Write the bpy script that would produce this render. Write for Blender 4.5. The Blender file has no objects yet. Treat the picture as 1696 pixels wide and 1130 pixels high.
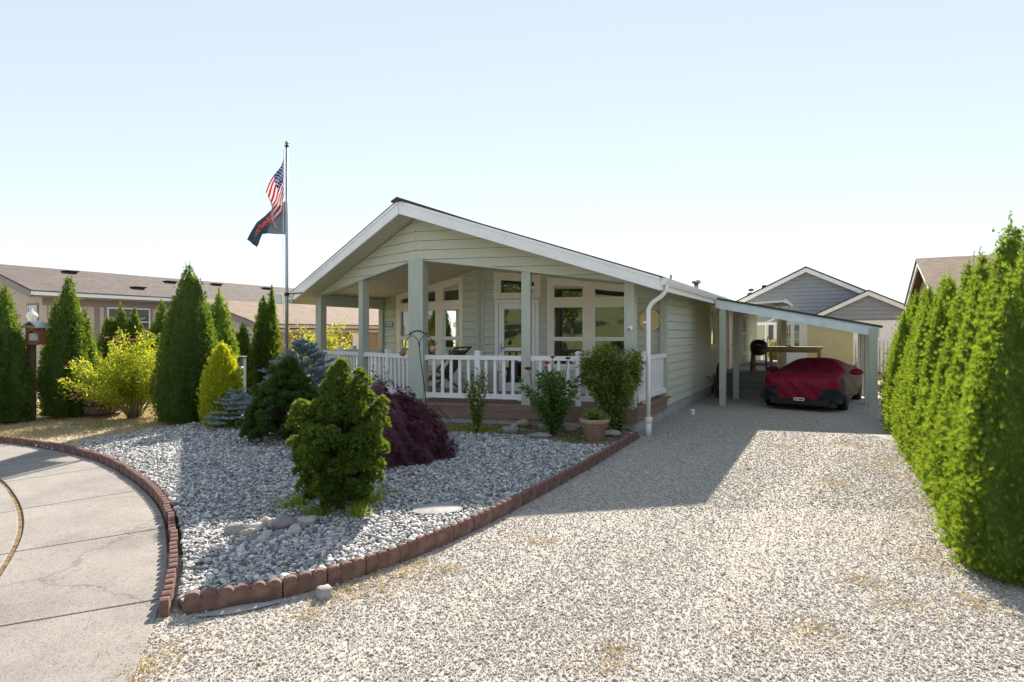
import bpy, bmesh, math, random
import numpy as np
from mathutils import Vector, Matrix, Quaternion

# ------------------------------------------------------------------ camera, world, sun, exposure
SC = bpy.context.scene
COL = SC.collection
H = 1.85                       # eye height
F = 950.0                      # focal length in photo pixels
cam = bpy.data.cameras.new('camera'); cam.sensor_width = 36; cam.lens = F/1696*36
cam.shift_y = -14/1696; cam.clip_start = 0.05; cam.clip_end = 3000
camo = bpy.data.objects.new('camera', cam); COL.objects.link(camo)
camo.location = (0, 0, H); camo.rotation_euler = (math.radians(90), 0, 0)
SC.camera = camo
SUN = Vector((0.21, 1.33, 1.0)).normalized()
world = bpy.data.worlds.new('World'); SC.world = world; world.use_nodes = True
wn = world.node_tree.nodes; wl = world.node_tree.links
bg = wn['Background']; bg.inputs['Strength'].default_value = 0.131
sky = wn.new('ShaderNodeTexSky'); sky.sky_type = 'NISHITA'; sky.sun_disc = False
sky.sun_elevation = math.asin(SUN.z); sky.sun_rotation = math.atan2(SUN.x, SUN.y)
sky.air_density = 0.8; sky.dust_density = 0.0; sky.ozone_density = 1.5
bw = wn.new('ShaderNodeRGBToBW')          # thin summer haze: the whole sky a little paler
hz = wn.new('ShaderNodeMix'); hz.data_type = 'RGBA'; hz.inputs[0].default_value = 0.1
gm = wn.new('ShaderNodeGamma'); gm.inputs[1].default_value = 0.36; wl.new(sky.outputs[0], gm.inputs[0]); wl.new(gm.outputs[0], bw.inputs[0])
wl.new(gm.outputs[0], hz.inputs[6]); wl.new(bw.outputs[0], hz.inputs[7]); wl.new(hz.outputs[2], bg.inputs['Color'])
sl = bpy.data.lights.new('sun', 'SUN'); sl.energy = 2.4; sl.angle = math.radians(0.6); sl.color = (1.0, 0.905, 0.785)
so = bpy.data.objects.new('sun', sl); COL.objects.link(so)
so.rotation_euler = (-SUN).to_track_quat('-Z', 'Y').to_euler(); so.location = (0, 0, 30)
vs = SC.view_settings; vs.view_transform = 'Standard'; vs.look = 'None'; vs.gamma = 1; vs.exposure = 2.18
SC.render.resolution_x, SC.render.resolution_y = 1024, 682
SC.cycles.max_bounces = 8; SC.cycles.transparent_max_bounces = 12
SC.cycles.use_denoising = True

rnd = random.Random(7)
# ------------------------------------------------------------------ frames
RA = math.radians(28.9); PH = math.radians(16.2)
ER = Vector((math.cos(RA), -math.sin(RA), 0)); ED = Vector((math.sin(RA), math.cos(RA), 0))
CC = Vector((-1.91, 11.48, 0)); UP = Vector((0, 0, 1))
def P(s, t, z=0.0): return CC + ER*s + ED*t + UP*z
E_R = ER*math.cos(PH) + ED*math.sin(PH); N_R = -ED*math.cos(PH) + ER*math.sin(PH)
E_L = -ER*math.cos(PH) + ED*math.sin(PH); N_L = -ED*math.cos(PH) - ER*math.sin(PH)
HW = 4.1; LEN = HW/math.cos(PH); TC = HW*math.tan(PH); REC = 2.41; DECK = 0.46; BACK = 21.5
def G(u, v, z=0.0):
    """photo pixel on a level z -> point on that level"""
    y = (H - z)*F/(v - 551.0)
    return Vector(((u - 848)/F*y, y, z))
class Fr:                      # a wall frame: a along the wall, z up, d outwards
    def __init__(s, O, e, n): s.O, s.e, s.n = Vector(O), Vector(e), Vector(n)
    def p(s, a, z, d=0.0): return s.O + s.e*a + s.n*d + UP*z
# ------------------------------------------------------------------ object helpers
def base_of(parent):
    if parent is None: return Vector((0, 0, 0))
    while parent.parent: parent = parent.parent
    return parent.location.copy()
def mesh_from(name, vs_, fs, mat=None, smooth=False, recalc=True):
    me = bpy.data.meshes.new(name); me.from_pydata([tuple(v) for v in vs_], [], fs)
    if recalc and len(fs) < 4000:
        bm = bmesh.new(); bm.from_mesh(me); bmesh.ops.recalc_face_normals(bm, faces=bm.faces); bm.to_mesh(me); bm.free()
    if smooth: me.polygons.foreach_set('use_smooth', [True]*len(me.polygons))
    if mat: me.materials.append(mat)
    return me
def link(name, me, parent=None, loc=None):
    o = bpy.data.objects.new(name, me); COL.objects.link(o)
    if parent: o.parent = parent
    if loc is not None: o.location = loc
    return o
def obj(name, vf, mat, parent=None, smooth=False, bevel=0, base=None, local=False):
    """vf = (verts in world space, faces) -> one mesh object"""
    v, f = vf
    b = Vector((0, 0, 0)) if local else (base_of(parent) if parent else (Vector(base) if base is not None else Vector((0, 0, 0))))
    me = mesh_from(name, [Vector(q) - b for q in v], f, mat, smooth)
    o = link(name, me, parent, None if parent else b)
    if bevel:
        m = o.modifiers.new('bevel', 'BEVEL'); m.width = bevel; m.segments = 2; m.limit_method = 'ANGLE'
    return o
def thing(name, label, cat, loc=(0, 0, 0), group=None):
    o = bpy.data.objects.new(name, None); COL.objects.link(o); o.location = loc
    o.empty_display_size = 0.2; tag(o, label, cat, group); return o
def tag(o, label=None, cat=None, group=None, kind=None):
    for k, v in (('label', label), ('category', cat), ('group', group), ('kind', kind)):
        if v: o[k] = v
    return o
class MB:
    def __init__(s): s.v, s.f = [], []
    def add(s, vf):
        n = len(s.v); s.v += [Vector(q) for q in vf[0]]; s.f += [[i + n for i in f] for f in vf[1]]; return s
    @property
    def vf(s): return s.v, s.f
def prism(fr, poly, d0, d1):
    """polygon [(a,z)] extruded d0..d1; d1 may be a function of (a,z)"""
    g = d1 if callable(d1) else (lambda a, z: d1)
    n = len(poly)
    v = [fr.p(a, z, d0) for a, z in poly] + [fr.p(a, z, g(a, z)) for a, z in poly]
    f = [list(range(n))[::-1], list(range(n, 2*n))] + [[i, (i+1) % n, n+(i+1) % n, n+i] for i in range(n)]
    return v, f
def wbox(fr, a0, a1, z0, z1, d0, d1): return prism(fr, [(a0, z0), (a1, z0), (a1, z1), (a0, z1)], d0, d1)
def slab(pts, z0, z1):
    """plan polygon of world xy points between two heights (floats or per-point lists)"""
    n = len(pts); a = z0 if hasattr(z0, '__len__') else [z0]*n; b = z1 if hasattr(z1, '__len__') else [z1]*n
    v = [Vector((p[0], p[1], a[i])) for i, p in enumerate(pts)] + [Vector((p[0], p[1], b[i])) for i, p in enumerate(pts)]
    f = [list(range(n))[::-1], list(range(n, 2*n))] + [[i, (i+1) % n, n+(i+1) % n, n+i] for i in range(n)]
    return v, f
def obox(c, ex, ey, w, d, z0, z1):
    c = Vector(c); ex, ey = Vector(ex), Vector(ey)
    return slab([c-ex*w/2-ey*d/2, c+ex*w/2-ey*d/2, c+ex*w/2+ey*d/2, c-ex*w/2+ey*d/2], z0, z1)
def tube(pts, rad, n=8, caps=True):
    pts = [Vector(p) for p in pts]; r = rad if hasattr(rad, '__len__') else [rad]*len(pts)
    v, f = [], []; up0 = None
    for i, p in enumerate(pts):
        t = (pts[min(i+1, len(pts)-1)] - pts[max(i-1, 0)]).normalized()
        a = Vector((0, 0, 1)) if abs(t.z) < .95 else Vector((1, 0, 0))
        if up0 is not None: a = up0
        x = t.cross(a); x = x.normalized() if x.length > 1e-5 else Vector((1, 0, 0)); y = x.cross(t).normalized(); up0 = y
        for k in range(n):
            g = 2*math.pi*k/n; v.append(p + (x*math.cos(g) + y*math.sin(g))*r[i])
    for i in range(len(pts)-1):
        for k in range(n): f.append([i*n+k, i*n+(k+1) % n, (i+1)*n+(k+1) % n, (i+1)*n+k])
    if caps: f += [list(range(n))[::-1], [(len(pts)-1)*n+k for k in range(n)]]
    return v, f
def lathe(prof, c, n=20, axis=None):
    """prof = [(r,h)]; axis Z by default"""
    c = Vector(c); v, f = [], []
    q = Vector((0, 0, 1)).rotation_difference(Vector(axis)) if axis is not None else Quaternion()
    for r, h in prof:
        for k in range(n):
            g = 2*math.pi*k/n; v.append(c + q @ Vector((r*math.cos(g), r*math.sin(g), h)))
    for i in range(len(prof)-1):
        for k in range(n): f.append([i*n+k, i*n+(k+1) % n, (i+1)*n+(k+1) % n, (i+1)*n+k])
    f += [list(range(n))[::-1], [(len(prof)-1)*n+k for k in range(n)]]
    return v, f
def rock(c, sx, sy, sz, seed, rz=0, sub=2, rough=.18):
    rg = np.random.default_rng(seed); bm = bmesh.new(); bmesh.ops.create_icosphere(bm, subdivisions=sub, radius=1)
    ph = rg.uniform(0, 6.28, 6); fr = rg.uniform(1.2, 2.6, 6); v = []
    for w in bm.verts:
        p = w.co; k = 1 + rough*(math.sin(fr[0]*p.x*2+ph[0]) + math.sin(fr[1]*p.y*2+ph[1]) + math.sin(fr[2]*p.z*2+ph[2]) + .5*math.sin(4*p.x+5*p.y+ph[3]))/2
        x, y, z = p.x*k*sx, p.y*k*sy, p.z*k*sz
        v.append(Vector((c[0]+x*math.cos(rz)-y*math.sin(rz), c[1]+x*math.sin(rz)+y*math.cos(rz), c[2]+z)))
    bm.verts.index_update(); f = [[q.index for q in fc.verts] for fc in bm.faces]; bm.free(); return v, f
def clip(poly, A, B, Cc):
    """keep A*a + B*z + C >= 0"""
    out = []
    for i in range(len(poly)):
        p, q = poly[i], poly[(i+1) % len(poly)]
        fp, fq = A*p[0]+B*p[1]+Cc, A*q[0]+B*q[1]+Cc
        if fp >= 0: out.append(p)
        if (fp >= 0) != (fq >= 0):
            k = fp/(fp-fq); out.append((p[0]+(q[0]-p[0])*k, p[1]+(q[1]-p[1])*k))
    return out
def parea(poly): return abs(sum(poly[i][0]*poly[(i+1) % len(poly)][1]-poly[(i+1) % len(poly)][0]*poly[i][1] for i in range(len(poly))))/2 if len(poly) > 2 else 0
def rect_minus(poly, ops):
    """convex polygon minus axis-aligned openings -> convex pieces"""
    out = [poly]
    for (a0, a1, z0, z1) in ops:
        nxt = []
        for p in out:
            al, ah = min(q[0] for q in p), max(q[0] for q in p); zl, zh = min(q[1] for q in p), max(q[1] for q in p)
            if ah <= a0 or al >= a1 or zh <= z0 or zl >= z1: nxt.append(p); continue
            l = clip(p, -1, 0, a0); r = clip(p, 1, 0, -a1); m = clip(clip(p, 1, 0, -a0), -1, 0, a1)
            nxt += [q for q in (l, r, clip(m, 0, 1, -z1) if m else [], clip(m, 0, -1, z0) if m else []) if parea(q) > 1e-4]
        out = nxt
    return out
def siding(parent, fr, poly, mat, exposure=.185, ops=(), z_start=None, d0=-.03, lap=.026, name='siding_board'):
    zl, zh = min(q[1] for q in poly), max(q[1] for q in poly); z = zl if z_start is None else z_start
    while z < zh:
        b = clip(clip(poly, 0, 1, -z), 0, -1, z+exposure-.0055)
        if b and parea(b) > 1e-3:
            for piece in rect_minus(b, ops):
                z0 = z
                obj(name, prism(fr, piece, d0, lambda a, zz, z0=z0: .004 + lap*(1-(zz-z0)/exposure)), mat, parent)
        z += exposure
# ------------------------------------------------------------------ materials
def new_mat(name):
    m = bpy.data.materials.new(name); m.use_nodes = True; nt = m.node_tree
    return m, nt.nodes, nt.links, nt.nodes['Principled BSDF']
def noise(n, l, co, scale, detail=4, rough=.55, dim='3D'):
    t = n.new('ShaderNodeTexNoise'); t.inputs['Scale'].default_value = scale; t.inputs['Detail'].default_value = detail
    t.inputs['Roughness'].default_value = rough
    if co is not None: l.new(co, t.inputs['Vector'])
    return t
def ramp(n, l, src, stops, mode='LINEAR'):
    r = n.new('ShaderNodeValToRGB'); r.color_ramp.interpolation = mode; e = r.color_ramp.elements
    while len(e) < len(stops): e.new(0.5)
    for q, (p, c) in zip(e, stops): q.position = p; q.color = (*c, 1) if len(c) == 3 else c
    l.new(src, r.inputs['Fac']); return r
def mixc(n, l, a, b, fac, mode='MIX'):
    m = n.new('ShaderNodeMix'); m.data_type = 'RGBA'; m.blend_type = mode
    for sock, val in ((m.inputs[0], fac), (m.inputs[6], a), (m.inputs[7], b)):
        if hasattr(val, 'is_output'): l.new(val, sock)
        else: sock.default_value = (*val, 1) if hasattr(val, '__len__') else val
    return m.outputs[2]
def coords(n, l, scale=(1, 1, 1), kind='Object'):
    tc = n.new('ShaderNodeTexCoord'); mp = n.new('ShaderNodeMapping'); mp.inputs['Scale'].default_value = scale
    l.new(tc.outputs[kind], mp.inputs['Vector']); return mp.outputs['Vector']
def bump(n, l, b, h, strength=.3, dist=.01):
    k = n.new('ShaderNodeBump'); k.inputs['Strength'].default_value = strength; k.inputs['Distance'].default_value = dist
    l.new(h, k.inputs['Height']); l.new(k.outputs['Normal'], b.inputs['Normal']); return k
def pbr(name, col, rough=.6, var=.12, scale=6, stretch=(1, 1, 1), bs=.25, bscale=60, bstretch=(1, 1, 1), bd=.004, metal=0, spec=.4, dirt=None, dirt_amt=.35, dirt_scale=1.3):
    m, n, l, b = new_mat(name)
    co = coords(n, l, stretch); t = noise(n, l, co, scale, 5)
    lo = tuple(max(0, c*(1-var)) for c in col); hi = tuple(min(1, c*(1+var)) for c in col)
    out = ramp(n, l, t.outputs['Fac'], [(.3, lo), (.7, hi)]).outputs['Color']
    if dirt:
        t2 = noise(n, l, coords(n, l), dirt_scale, 6, .65); k = ramp(n, l, t2.outputs['Fac'], [(.45, (0, 0, 0)), (.75, (dirt_amt,)*3)])
        out = mixc(n, l, out, dirt, k.outputs['Color'])
    l.new(out, b.inputs['Base Color'])
    b.inputs['Roughness'].default_value = rough; b.inputs['Metallic'].default_value = metal
    b.inputs['Specular IOR Level'].default_value = spec
    if bs: bump(n, l, b, noise(n, l, coords(n, l, bstretch), bscale, 4).outputs['Fac'], bs, bd)
    return m
def leaf_mat(name, dark, light, trans=.35, tcol=None, rough=.55):
    """'tint' attribute (0..1, one value per spray) runs from the dark to the light leaf colour"""
    m, n, l, b = new_mat(name)
    at = n.new('ShaderNodeAttribute'); at.attribute_name = 'tint'
    c = ramp(n, l, at.outputs['Fac'], [(0, dark), (1, light)]).outputs['Color']
    l.new(c, b.inputs['Base Color']); b.inputs['Roughness'].default_value = rough; b.inputs['Specular IOR Level'].default_value = .3
    tr = n.new('ShaderNodeBsdfTranslucent')
    if tcol: l.new(mixc(n, l, c, tcol, .6), tr.inputs['Color'])
    else: l.new(c, tr.inputs['Color'])
    mx = n.new('ShaderNodeMixShader'); mx.inputs[0].default_value = trans
    l.new(b.outputs[0], mx.inputs[1]); l.new(tr.outputs[0], mx.inputs[2])
    l.new(mx.outputs[0], n['Material Output'].inputs['Surface']); return m
M = {}
M['sage'] = pbr('sage_siding', (.575, .585, .485), .62, .06, 5, (1, 1, 6), .35, 30, (1, 1, 9), .003)
M['sage_trim'] = pbr('sage_trim', (.48, .515, .44), .6, .07, 9, (1, 1, .3), .3, 70, (1, 1, .4), .003)
M['white_trim'] = pbr('white_trim', (.90, .90, .92), .5, .05, 4, (1, 1, 1), .15, 80, dirt=(.6, .58, .56), dirt_amt=.2)
M['cream_trim'] = pbr('cream_window_trim', (.90, .82, .70), .5, .04, 5, bs=.12)
M['vinyl'] = pbr('white_vinyl', (.88, .88, .89), .35, .03, 5, bs=.04, dirt=(.5, .5, .48), dirt_amt=.18)
M['soffit'] = pbr('soffit_paint', (.54, .53, .42), .6, .05, 5, bs=.15)
M['deck'] = pbr('brown_deck', (.26, .17, .135), .6, .2, 4, (1, 1, 8), .3, 60, dirt=(.25, .2, .17))
M['block'] = pbr('concrete_block', (.46, .46, .45), .85, .1, 7, bs=.5, bscale=120, dirt=(.28, .26, .22), dirt_amt=.6, dirt_scale=2.2)
M['frame_white'] = pbr('window_frame_white', (.88, .88, .87), .4, .02, 4, bs=.03)
M['metal_grey'] = pbr('galvanised_metal', (.42, .44, .46), .4, .1, 12, bs=.05, metal=.8)
M['dark'] = pbr('dark_plastic', (.02, .02, .022), .45, .2, 12, bs=.1)
M['green_iron'] = pbr('green_iron', (.012, .045, .035), .45, .2, 30, bs=.2)
M['wood_red'] = pbr('red_brown_wood', (.20, .085, .042), .5, .3, 6, (1, 1, .2), .3, 50)
M['wood_grey'] = pbr('weathered_wood', (.13, .085, .06), .75, .35, 10, (3, 3, .4), .5, 60)
M['terracotta'] = pbr('weathered_terracotta', (.36, .215, .155), .8, .15, 8, bs=.35, bscale=50, dirt=(.45, .40, .34), dirt_amt=.6, dirt_scale=6)
M['trunk'] = pbr('bark', (.10, .07, .05), .9, .35, 12, (2, 2, .4), .8, 40, bd=.01)
M['interior'] = pbr('interior_wall', (.30, .27, .22), .8, .05, 3, bs=0)
M['curtain'] = pbr('curtain_cloth', (.42, .42, .30), .8, .2, 12, (8, 8, .1), .4, 6)
M['sky_blue_sign'] = pbr('blue_sign', (.02, .16, .34), .4, .03, 4, bs=0)
M['sign_white'] = pbr('white_letter', (.85, .85, .85), .5, .01, 4, bs=0)
M['dirt'] = pbr('garden_soil', (.13, .095, .065), .95, .4, 4, bs=.9, bscale=22, bd=.02, dirt=(.30, .25, .17), dirt_amt=.8, dirt_scale=2.2)
def grooved_ceiling():
    m, n, l, b = new_mat('porch_ceiling')
    co = coords(n, l); sp = n.new('ShaderNodeSeparateXYZ'); rot = n.new('ShaderNodeMapping'); rot.inputs['Rotation'].default_value[2] = RA
    l.new(co, rot.inputs['Vector']); l.new(rot.outputs[0], sp.inputs[0])
    mo = n.new('ShaderNodeMath'); mo.operation = 'PINGPONG'; mo.inputs[1].default_value = .05; l.new(sp.outputs['Y'], mo.inputs[0])
    r = ramp(n, l, mo.outputs[0], [(0, (0, 0, 0)), (.006, (1, 1, 1))])
    l.new(mixc(n, l, (.34, .31, .23), (.66, .59, .45), r.outputs['Color']), b.inputs['Base Color']); b.inputs['Roughness'].default_value = .6
    bump(n, l, b, r.outputs['Color'], .6, .005); return m
M['ceiling'] = grooved_ceiling()
def shingle(name, c1, c2, c3):
    m, n, l, b = new_mat(name)
    tc = n.new('ShaderNodeTexCoord'); br = n.new('ShaderNodeTexBrick')
    br.inputs['Scale'].default_value = 1; br.inputs['Brick Width'].default_value = .17; br.inputs['Row Height'].default_value = .14
    br.inputs['Mortar Size'].default_value = .006; br.inputs['Mortar Smooth'].default_value = .4; br.inputs['Bias'].default_value = 0
    br.inputs['Color1'].default_value = (*c1, 1); br.inputs['Color2'].default_value = (*c2, 1); br.inputs['Mortar'].default_value = (*[q*.45 for q in c1], 1)
    l.new(tc.outputs['UV'], br.inputs['Vector'])
    t = noise(n, l, tc.outputs['UV'], 1.2, 6, .7); k = ramp(n, l, t.outputs['Fac'], [(.35, (0, 0, 0)), (.75, (.55,)*3)])
    l.new(mixc(n, l, br.outputs['Color'], c3, k.outputs['Color']), b.inputs['Base Color']); b.inputs['Roughness'].default_value = .95
    bump(n, l, b, br.outputs['Fac'], -.5, .012); return m
M['shingle_brown'] = shingle('brown_shingles', (.135, .108, .095), (.07, .058, .053), (.16, .13, .113))
M['shingle_dark'] = shingle('charcoal_shingles', (.07, .062, .06), (.045, .042, .042), (.10, .085, .075))
M['shingle_tan'] = shingle('tan_shingles', (.25, .18, .125), (.15, .11, .08), (.30, .225, .155))
def glass(name, tint=(.55, .58, .56), refl=.10):
    m, n, l, b = new_mat(name); n.remove(b)
    t = n.new('ShaderNodeBsdfTransparent'); t.inputs[0].default_value = (*tint, 1)
    g = n.new('ShaderNodeBsdfGlossy'); g.inputs['Roughness'].default_value = .012; g.inputs['Color'].default_value = (.95, .97, .96, 1)
    fz = n.new('ShaderNodeFresnel'); fz.inputs['IOR'].default_value = 1.5
    a = n.new('ShaderNodeMath'); a.operation = 'ADD'; a.use_clamp = True; a.inputs[1].default_value = refl; l.new(fz.outputs[0], a.inputs[0])
    mx = n.new('ShaderNodeMixShader'); l.new(a.outputs[0], mx.inputs[0]); l.new(t.outputs[0], mx.inputs[1]); l.new(g.outputs[0], mx.inputs[2])
    l.new(mx.outputs[0], n['Material Output'].inputs['Surface']); return m
M['glass'] = glass('window_glass', refl=.16)
# ------------------------------------------------------------------ setting: ground, driveway, beds, pavement
def smooth_curve(pts, per=8):
    pts = [Vector((p[0], p[1])) for p in pts]; out = []
    for i in range(len(pts)-1):
        p0 = pts[max(i-1, 0)]; p1, p2 = pts[i], pts[i+1]; p3 = pts[min(i+2, len(pts)-1)]
        for k in range(per):
            t = k/per; out.append(.5*((2*p1) + (p2-p0)*t + (2*p0-5*p1+4*p2-p3)*t*t + (3*p1-p0-3*p2+p3)*t**3))
    out.append(pts[-1]); return out
INNER = smooth_curve([(-.2, -1.6), (-1.0, .4), (-1.72, 2.3), (-2.3, 3.7), (-2.8, 4.66), (-3.68, 5.98), (-4.8, 7.2), (-6.12, 8.33), (-7.63, 9.2), (-8.6, 9.6), (-10.5, 10.15), (-13, 10.5), (-17, 10.4), (-22, 9.6)])
DRIVE_EDGE = smooth_curve([(-2.15, 3.75), (-1.58, 4.0), (-1.135, 4.35), (-.52, 5.08), (.357, 6.53), (1.326, 8.29), (2.25, 10.1)])
YZ = .07
def inside(px, py, poly):
    x = np.array([p[0] for p in poly]); y = np.array([p[1] for p in poly]); r = np.zeros(len(px), bool); j = len(x)-1
    for i in range(len(x)):
        c = ((y[i] > py) != (y[j] > py)) & (px < (x[j]-x[i])*(py-y[i])/(y[j]-y[i]+1e-12)+x[i]); r ^= c; j = i
    return r
def snoise(x, y, f, seed):
    rg = np.random.default_rng(seed); o = np.zeros_like(x)
    for k in range(6):
        a = rg.uniform(0, 6.28); g = f*rg.uniform(.6, 1.8); o += np.sin((x*np.cos(a)+y*np.sin(a))*g+rg.uniform(0, 6.28))
    return o/6
def ground_mat():
    m, n, l, b = new_mat('dry_lawn_ground')
    co = coords(n, l); t = noise(n, l, co, .35, 8, .65)
    c = ramp(n, l, t.outputs['Fac'], [(.3, (.16, .15, .06)), (.5, (.30, .25, .13)), (.7, (.38, .31, .18))])
    l.new(c.outputs['Color'], b.inputs['Base Color']); b.inputs['Roughness'].default_value = 1
    bump(n, l, b, noise(n, l, co, 30, 4).outputs['Fac'], .6, .03); return m
def gravel_mat(name, cols, scale, straw=.35):
    """fine gravel between and beyond the modelled stones"""
    m, n, l, b = new_mat(name); co = coords(n, l)
    v = n.new('ShaderNodeTexVoronoi'); v.inputs['Scale'].default_value = scale; v.inputs['Randomness'].default_value = 1; l.new(co, v.inputs['Vector'])
    sp = n.new('ShaderNodeSeparateColor'); l.new(v.outputs['Color'], sp.inputs[0])
    k = len(cols); c = ramp(n, l, sp.outputs[0], [(i/k, q) for i, q in enumerate(cols)], 'CONSTANT').outputs['Color']
    if straw:
        t = noise(n, l, co, .9, 7, .7); r = ramp(n, l, t.outputs['Fac'], [(.52, (0, 0, 0)), (.72, (straw,)*3)])
        c = mixc(n, l, c, (.42, .33, .21), r.outputs['Color'])
    l.new(c, b.inputs['Base Color']); b.inputs['Roughness'].default_value = .9; b.inputs['Specular IOR Level'].default_value = .25
    bump(n, l, b, v.outputs['Distance'], -.9, .012); return m
DRIVE_COLS = [tuple(min(.85, (q*.62+.165)*k_) for q, k_ in zip(c_, (1.02, .965, .89))) for c_ in [(.60, .585, .56), (.46, .45, .43), (.30, .30, .30), (.16, .165, .175), (.50, .46, .40), (.40, .41, .42), (.68, .66, .63), (.24, .235, .23)]]
BED_COLS = [(.53, .53, .525), (.38, .39, .39), (.22, .23, .24), (.45, .435, .41), (.66, .655, .64), (.31, .325, .34), (.48, .43, .37), (.15, .155, .16)]
M['ground'] = ground_mat()
M['drive'] = gravel_mat('driveway_fines', [tuple(q*.85 for q in c) for c in DRIVE_COLS], 62, .55)
M['bed'] = gravel_mat('bed_fines', [tuple(q*.75 for q in c) for c in BED_COLS], 34, .1)
def straw_mat():
    m, n, l, b = new_mat('straw_yard'); co = coords(n, l)
    t = noise(n, l, co, 1.6, 8, .7)
    c = ramp(n, l, t.outputs['Fac'], [(.32, (.27, .25, .22)), (.47, (.38, .31, .18)), (.62, (.50, .40, .23)), (.75, (.34, .30, .24))])
    l.new(c.outputs['Color'], b.inputs['Base Color']); b.inputs['Roughness'].default_value = 1
    bump(n, l, b, noise(n, l, co, 45, 5, .7).outputs['Fac'], .9, .03); return m
M['straw'] = straw_mat()
def concrete(name, col):
    m, n, l, b = new_mat(name); co = coords(n, l)
    t = noise(n, l, co, 1.1, 7, .62); c = ramp(n, l, t.outputs['Fac'], [(.3, tuple(q*.66 for q in col)), (.5, tuple(q*.95 for q in col)), (.72, tuple(min(1, q*1.15) for q in col))]).outputs['Color']
    t3 = noise(n, l, co, 3.7, 6, .75); k3 = ramp(n, l, t3.outputs['Fac'], [(.56, (0, 0, 0)), (.66, (.4,)*3)]); c = mixc(n, l, c, tuple(q*.5 for q in col), k3.outputs['Color'])
    vc = n.new('ShaderNodeTexVoronoi'); vc.feature = 'DISTANCE_TO_EDGE'; vc.inputs['Scale'].default_value = .55; wv = noise(n, l, co, 2.5, 5, .7); l.new(mixc(n, l, co, wv.outputs['Color'], .25), vc.inputs['Vector'])
    kc = ramp(n, l, vc.outputs['Distance'], [(0, (.55,)*3), (.006, (0, 0, 0))]); c = mixc(n, l, c, tuple(q*.25 for q in col), kc.outputs['Color'])
    v = n.new('ShaderNodeTexVoronoi'); v.inputs['Scale'].default_value = 150; l.new(co, v.inputs['Vector'])
    sp = n.new('ShaderNodeSeparateColor'); l.new(v.outputs['Color'], sp.inputs[0])
    s = ramp(n, l, sp.outputs[1], [(0, (.55, .53, .5)), (.13, (1, 1, 1)), (.8, (1, 1, 1)), (.9, (1.25, 1.22, 1.18))], 'CONSTANT')
    l.new(mixc(n, l, c, s.outputs['Color'], 1.0, 'MULTIPLY'), b.inputs['Base Color']); b.inputs['Roughness'].default_value = .85
    bump(n, l, b, v.outputs['Distance'], -.35, .003); return m
M['concrete'] = concrete('aggregate_concrete', (.265, .242, .22))
M['asphalt'] = pbr('asphalt', (.05, .05, .052), .9, .2, 8, bs=.6, bscale=140)
M['seam'] = pbr('seam_debris', (.17, .11, .05), .95, .7, 14, bs=.8, bscale=60)

def sheet(name, pts, z, mat):
    o = obj(name, ([Vector((p[0], p[1], z)) for p in pts], [list(range(len(pts)))]), mat); return tag(o, kind='structure')
sheet('ground', [(-400, -300), (400, -300), (400, 900), (-400, 900)], -.05, M['ground'])
HEDGE0 = Vector((3.52, 4.3)); HD = Vector((ED.x, ED.y)); HN = Vector((ER.x, ER.y))
def HP(q, off=0): return HEDGE0 + HD*q + HN*off
drive_poly = [tuple(p) for p in [Vector((-1.2, -6)), Vector((-2.8, 2.5)), Vector((-3.4, 5.0)), Vector((-2.3, 4.6))]] + [tuple(p) for p in DRIVE_EDGE] + \
    [(P(HW+.02, 1.2).x, P(HW+.02, 1.2).y), (P(HW+.02, 15).x, P(HW+.02, 15).y), (P(8.6, 15).x, P(8.6, 15).y), tuple(HP(7.5, .5)), tuple(HP(0, .5)), tuple(HP(-2.2, .8)), (3.4, -6)]
sheet('driveway', drive_poly, 0.0, M['drive'])
def offset_curve(c, d):
    out = []
    for i, p in enumerate(c):
        t = (c[min(i+1, len(c)-1)]-c[max(i-1, 0)]).normalized(); out.append(p + Vector((-t.y, t.x))*d)
    return out
yard = [p for p in offset_curve(INNER, -.11) if p[1] > 3.85]
BED_EDGE = offset_curve(DRIVE_EDGE, .03)
yard_poly = [tuple(p) for p in BED_EDGE][::-1] + [tuple(p) for p in yard] + [(-30, 14), (-30, 40), (P(-HW, 22).x, P(-HW, 22).y), (P(HW-.05, 22).x, P(HW-.05, 22).y), (P(HW-.05, 1.3).x, P(HW-.05, 1.3).y)]
tag(obj('yard', slab(yard_poly, -.045, YZ-.03), M['straw']), kind='structure')
bed_poly = [tuple(p) for p in BED_EDGE][::-1] + [tuple(p) for p in yard if p[0] > -6.7] + [(-6.9, 9.6), (-6.5, 10.6), (-6.1, 11.6), (-5.5, 12.6), (-4.9, 14.0)] + [(P(0, .2).x, P(0, .2).y), (P(HW-.1, 1.3).x, P(HW-.1, 1.3).y)]
tag(obj('gravel_bed', slab(bed_poly, -.04, YZ), M['bed']), kind='structure')
soil_poly = [tuple(q) for q in smooth_curve([(-1.5, 10.45), (-.9, 10.2), (-.1, 10.0), (.7, 9.35), (1.25, 9.0), (1.75, 9.3), (2.15, 10.2)], 4)] + [(P(HW-.15, 1.25).x, P(HW-.15, 1.25).y), (P(0, .1).x, P(0, .1).y)]
sheet('garden_soil', soil_poly, YZ+.02, M['dirt'])
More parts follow.
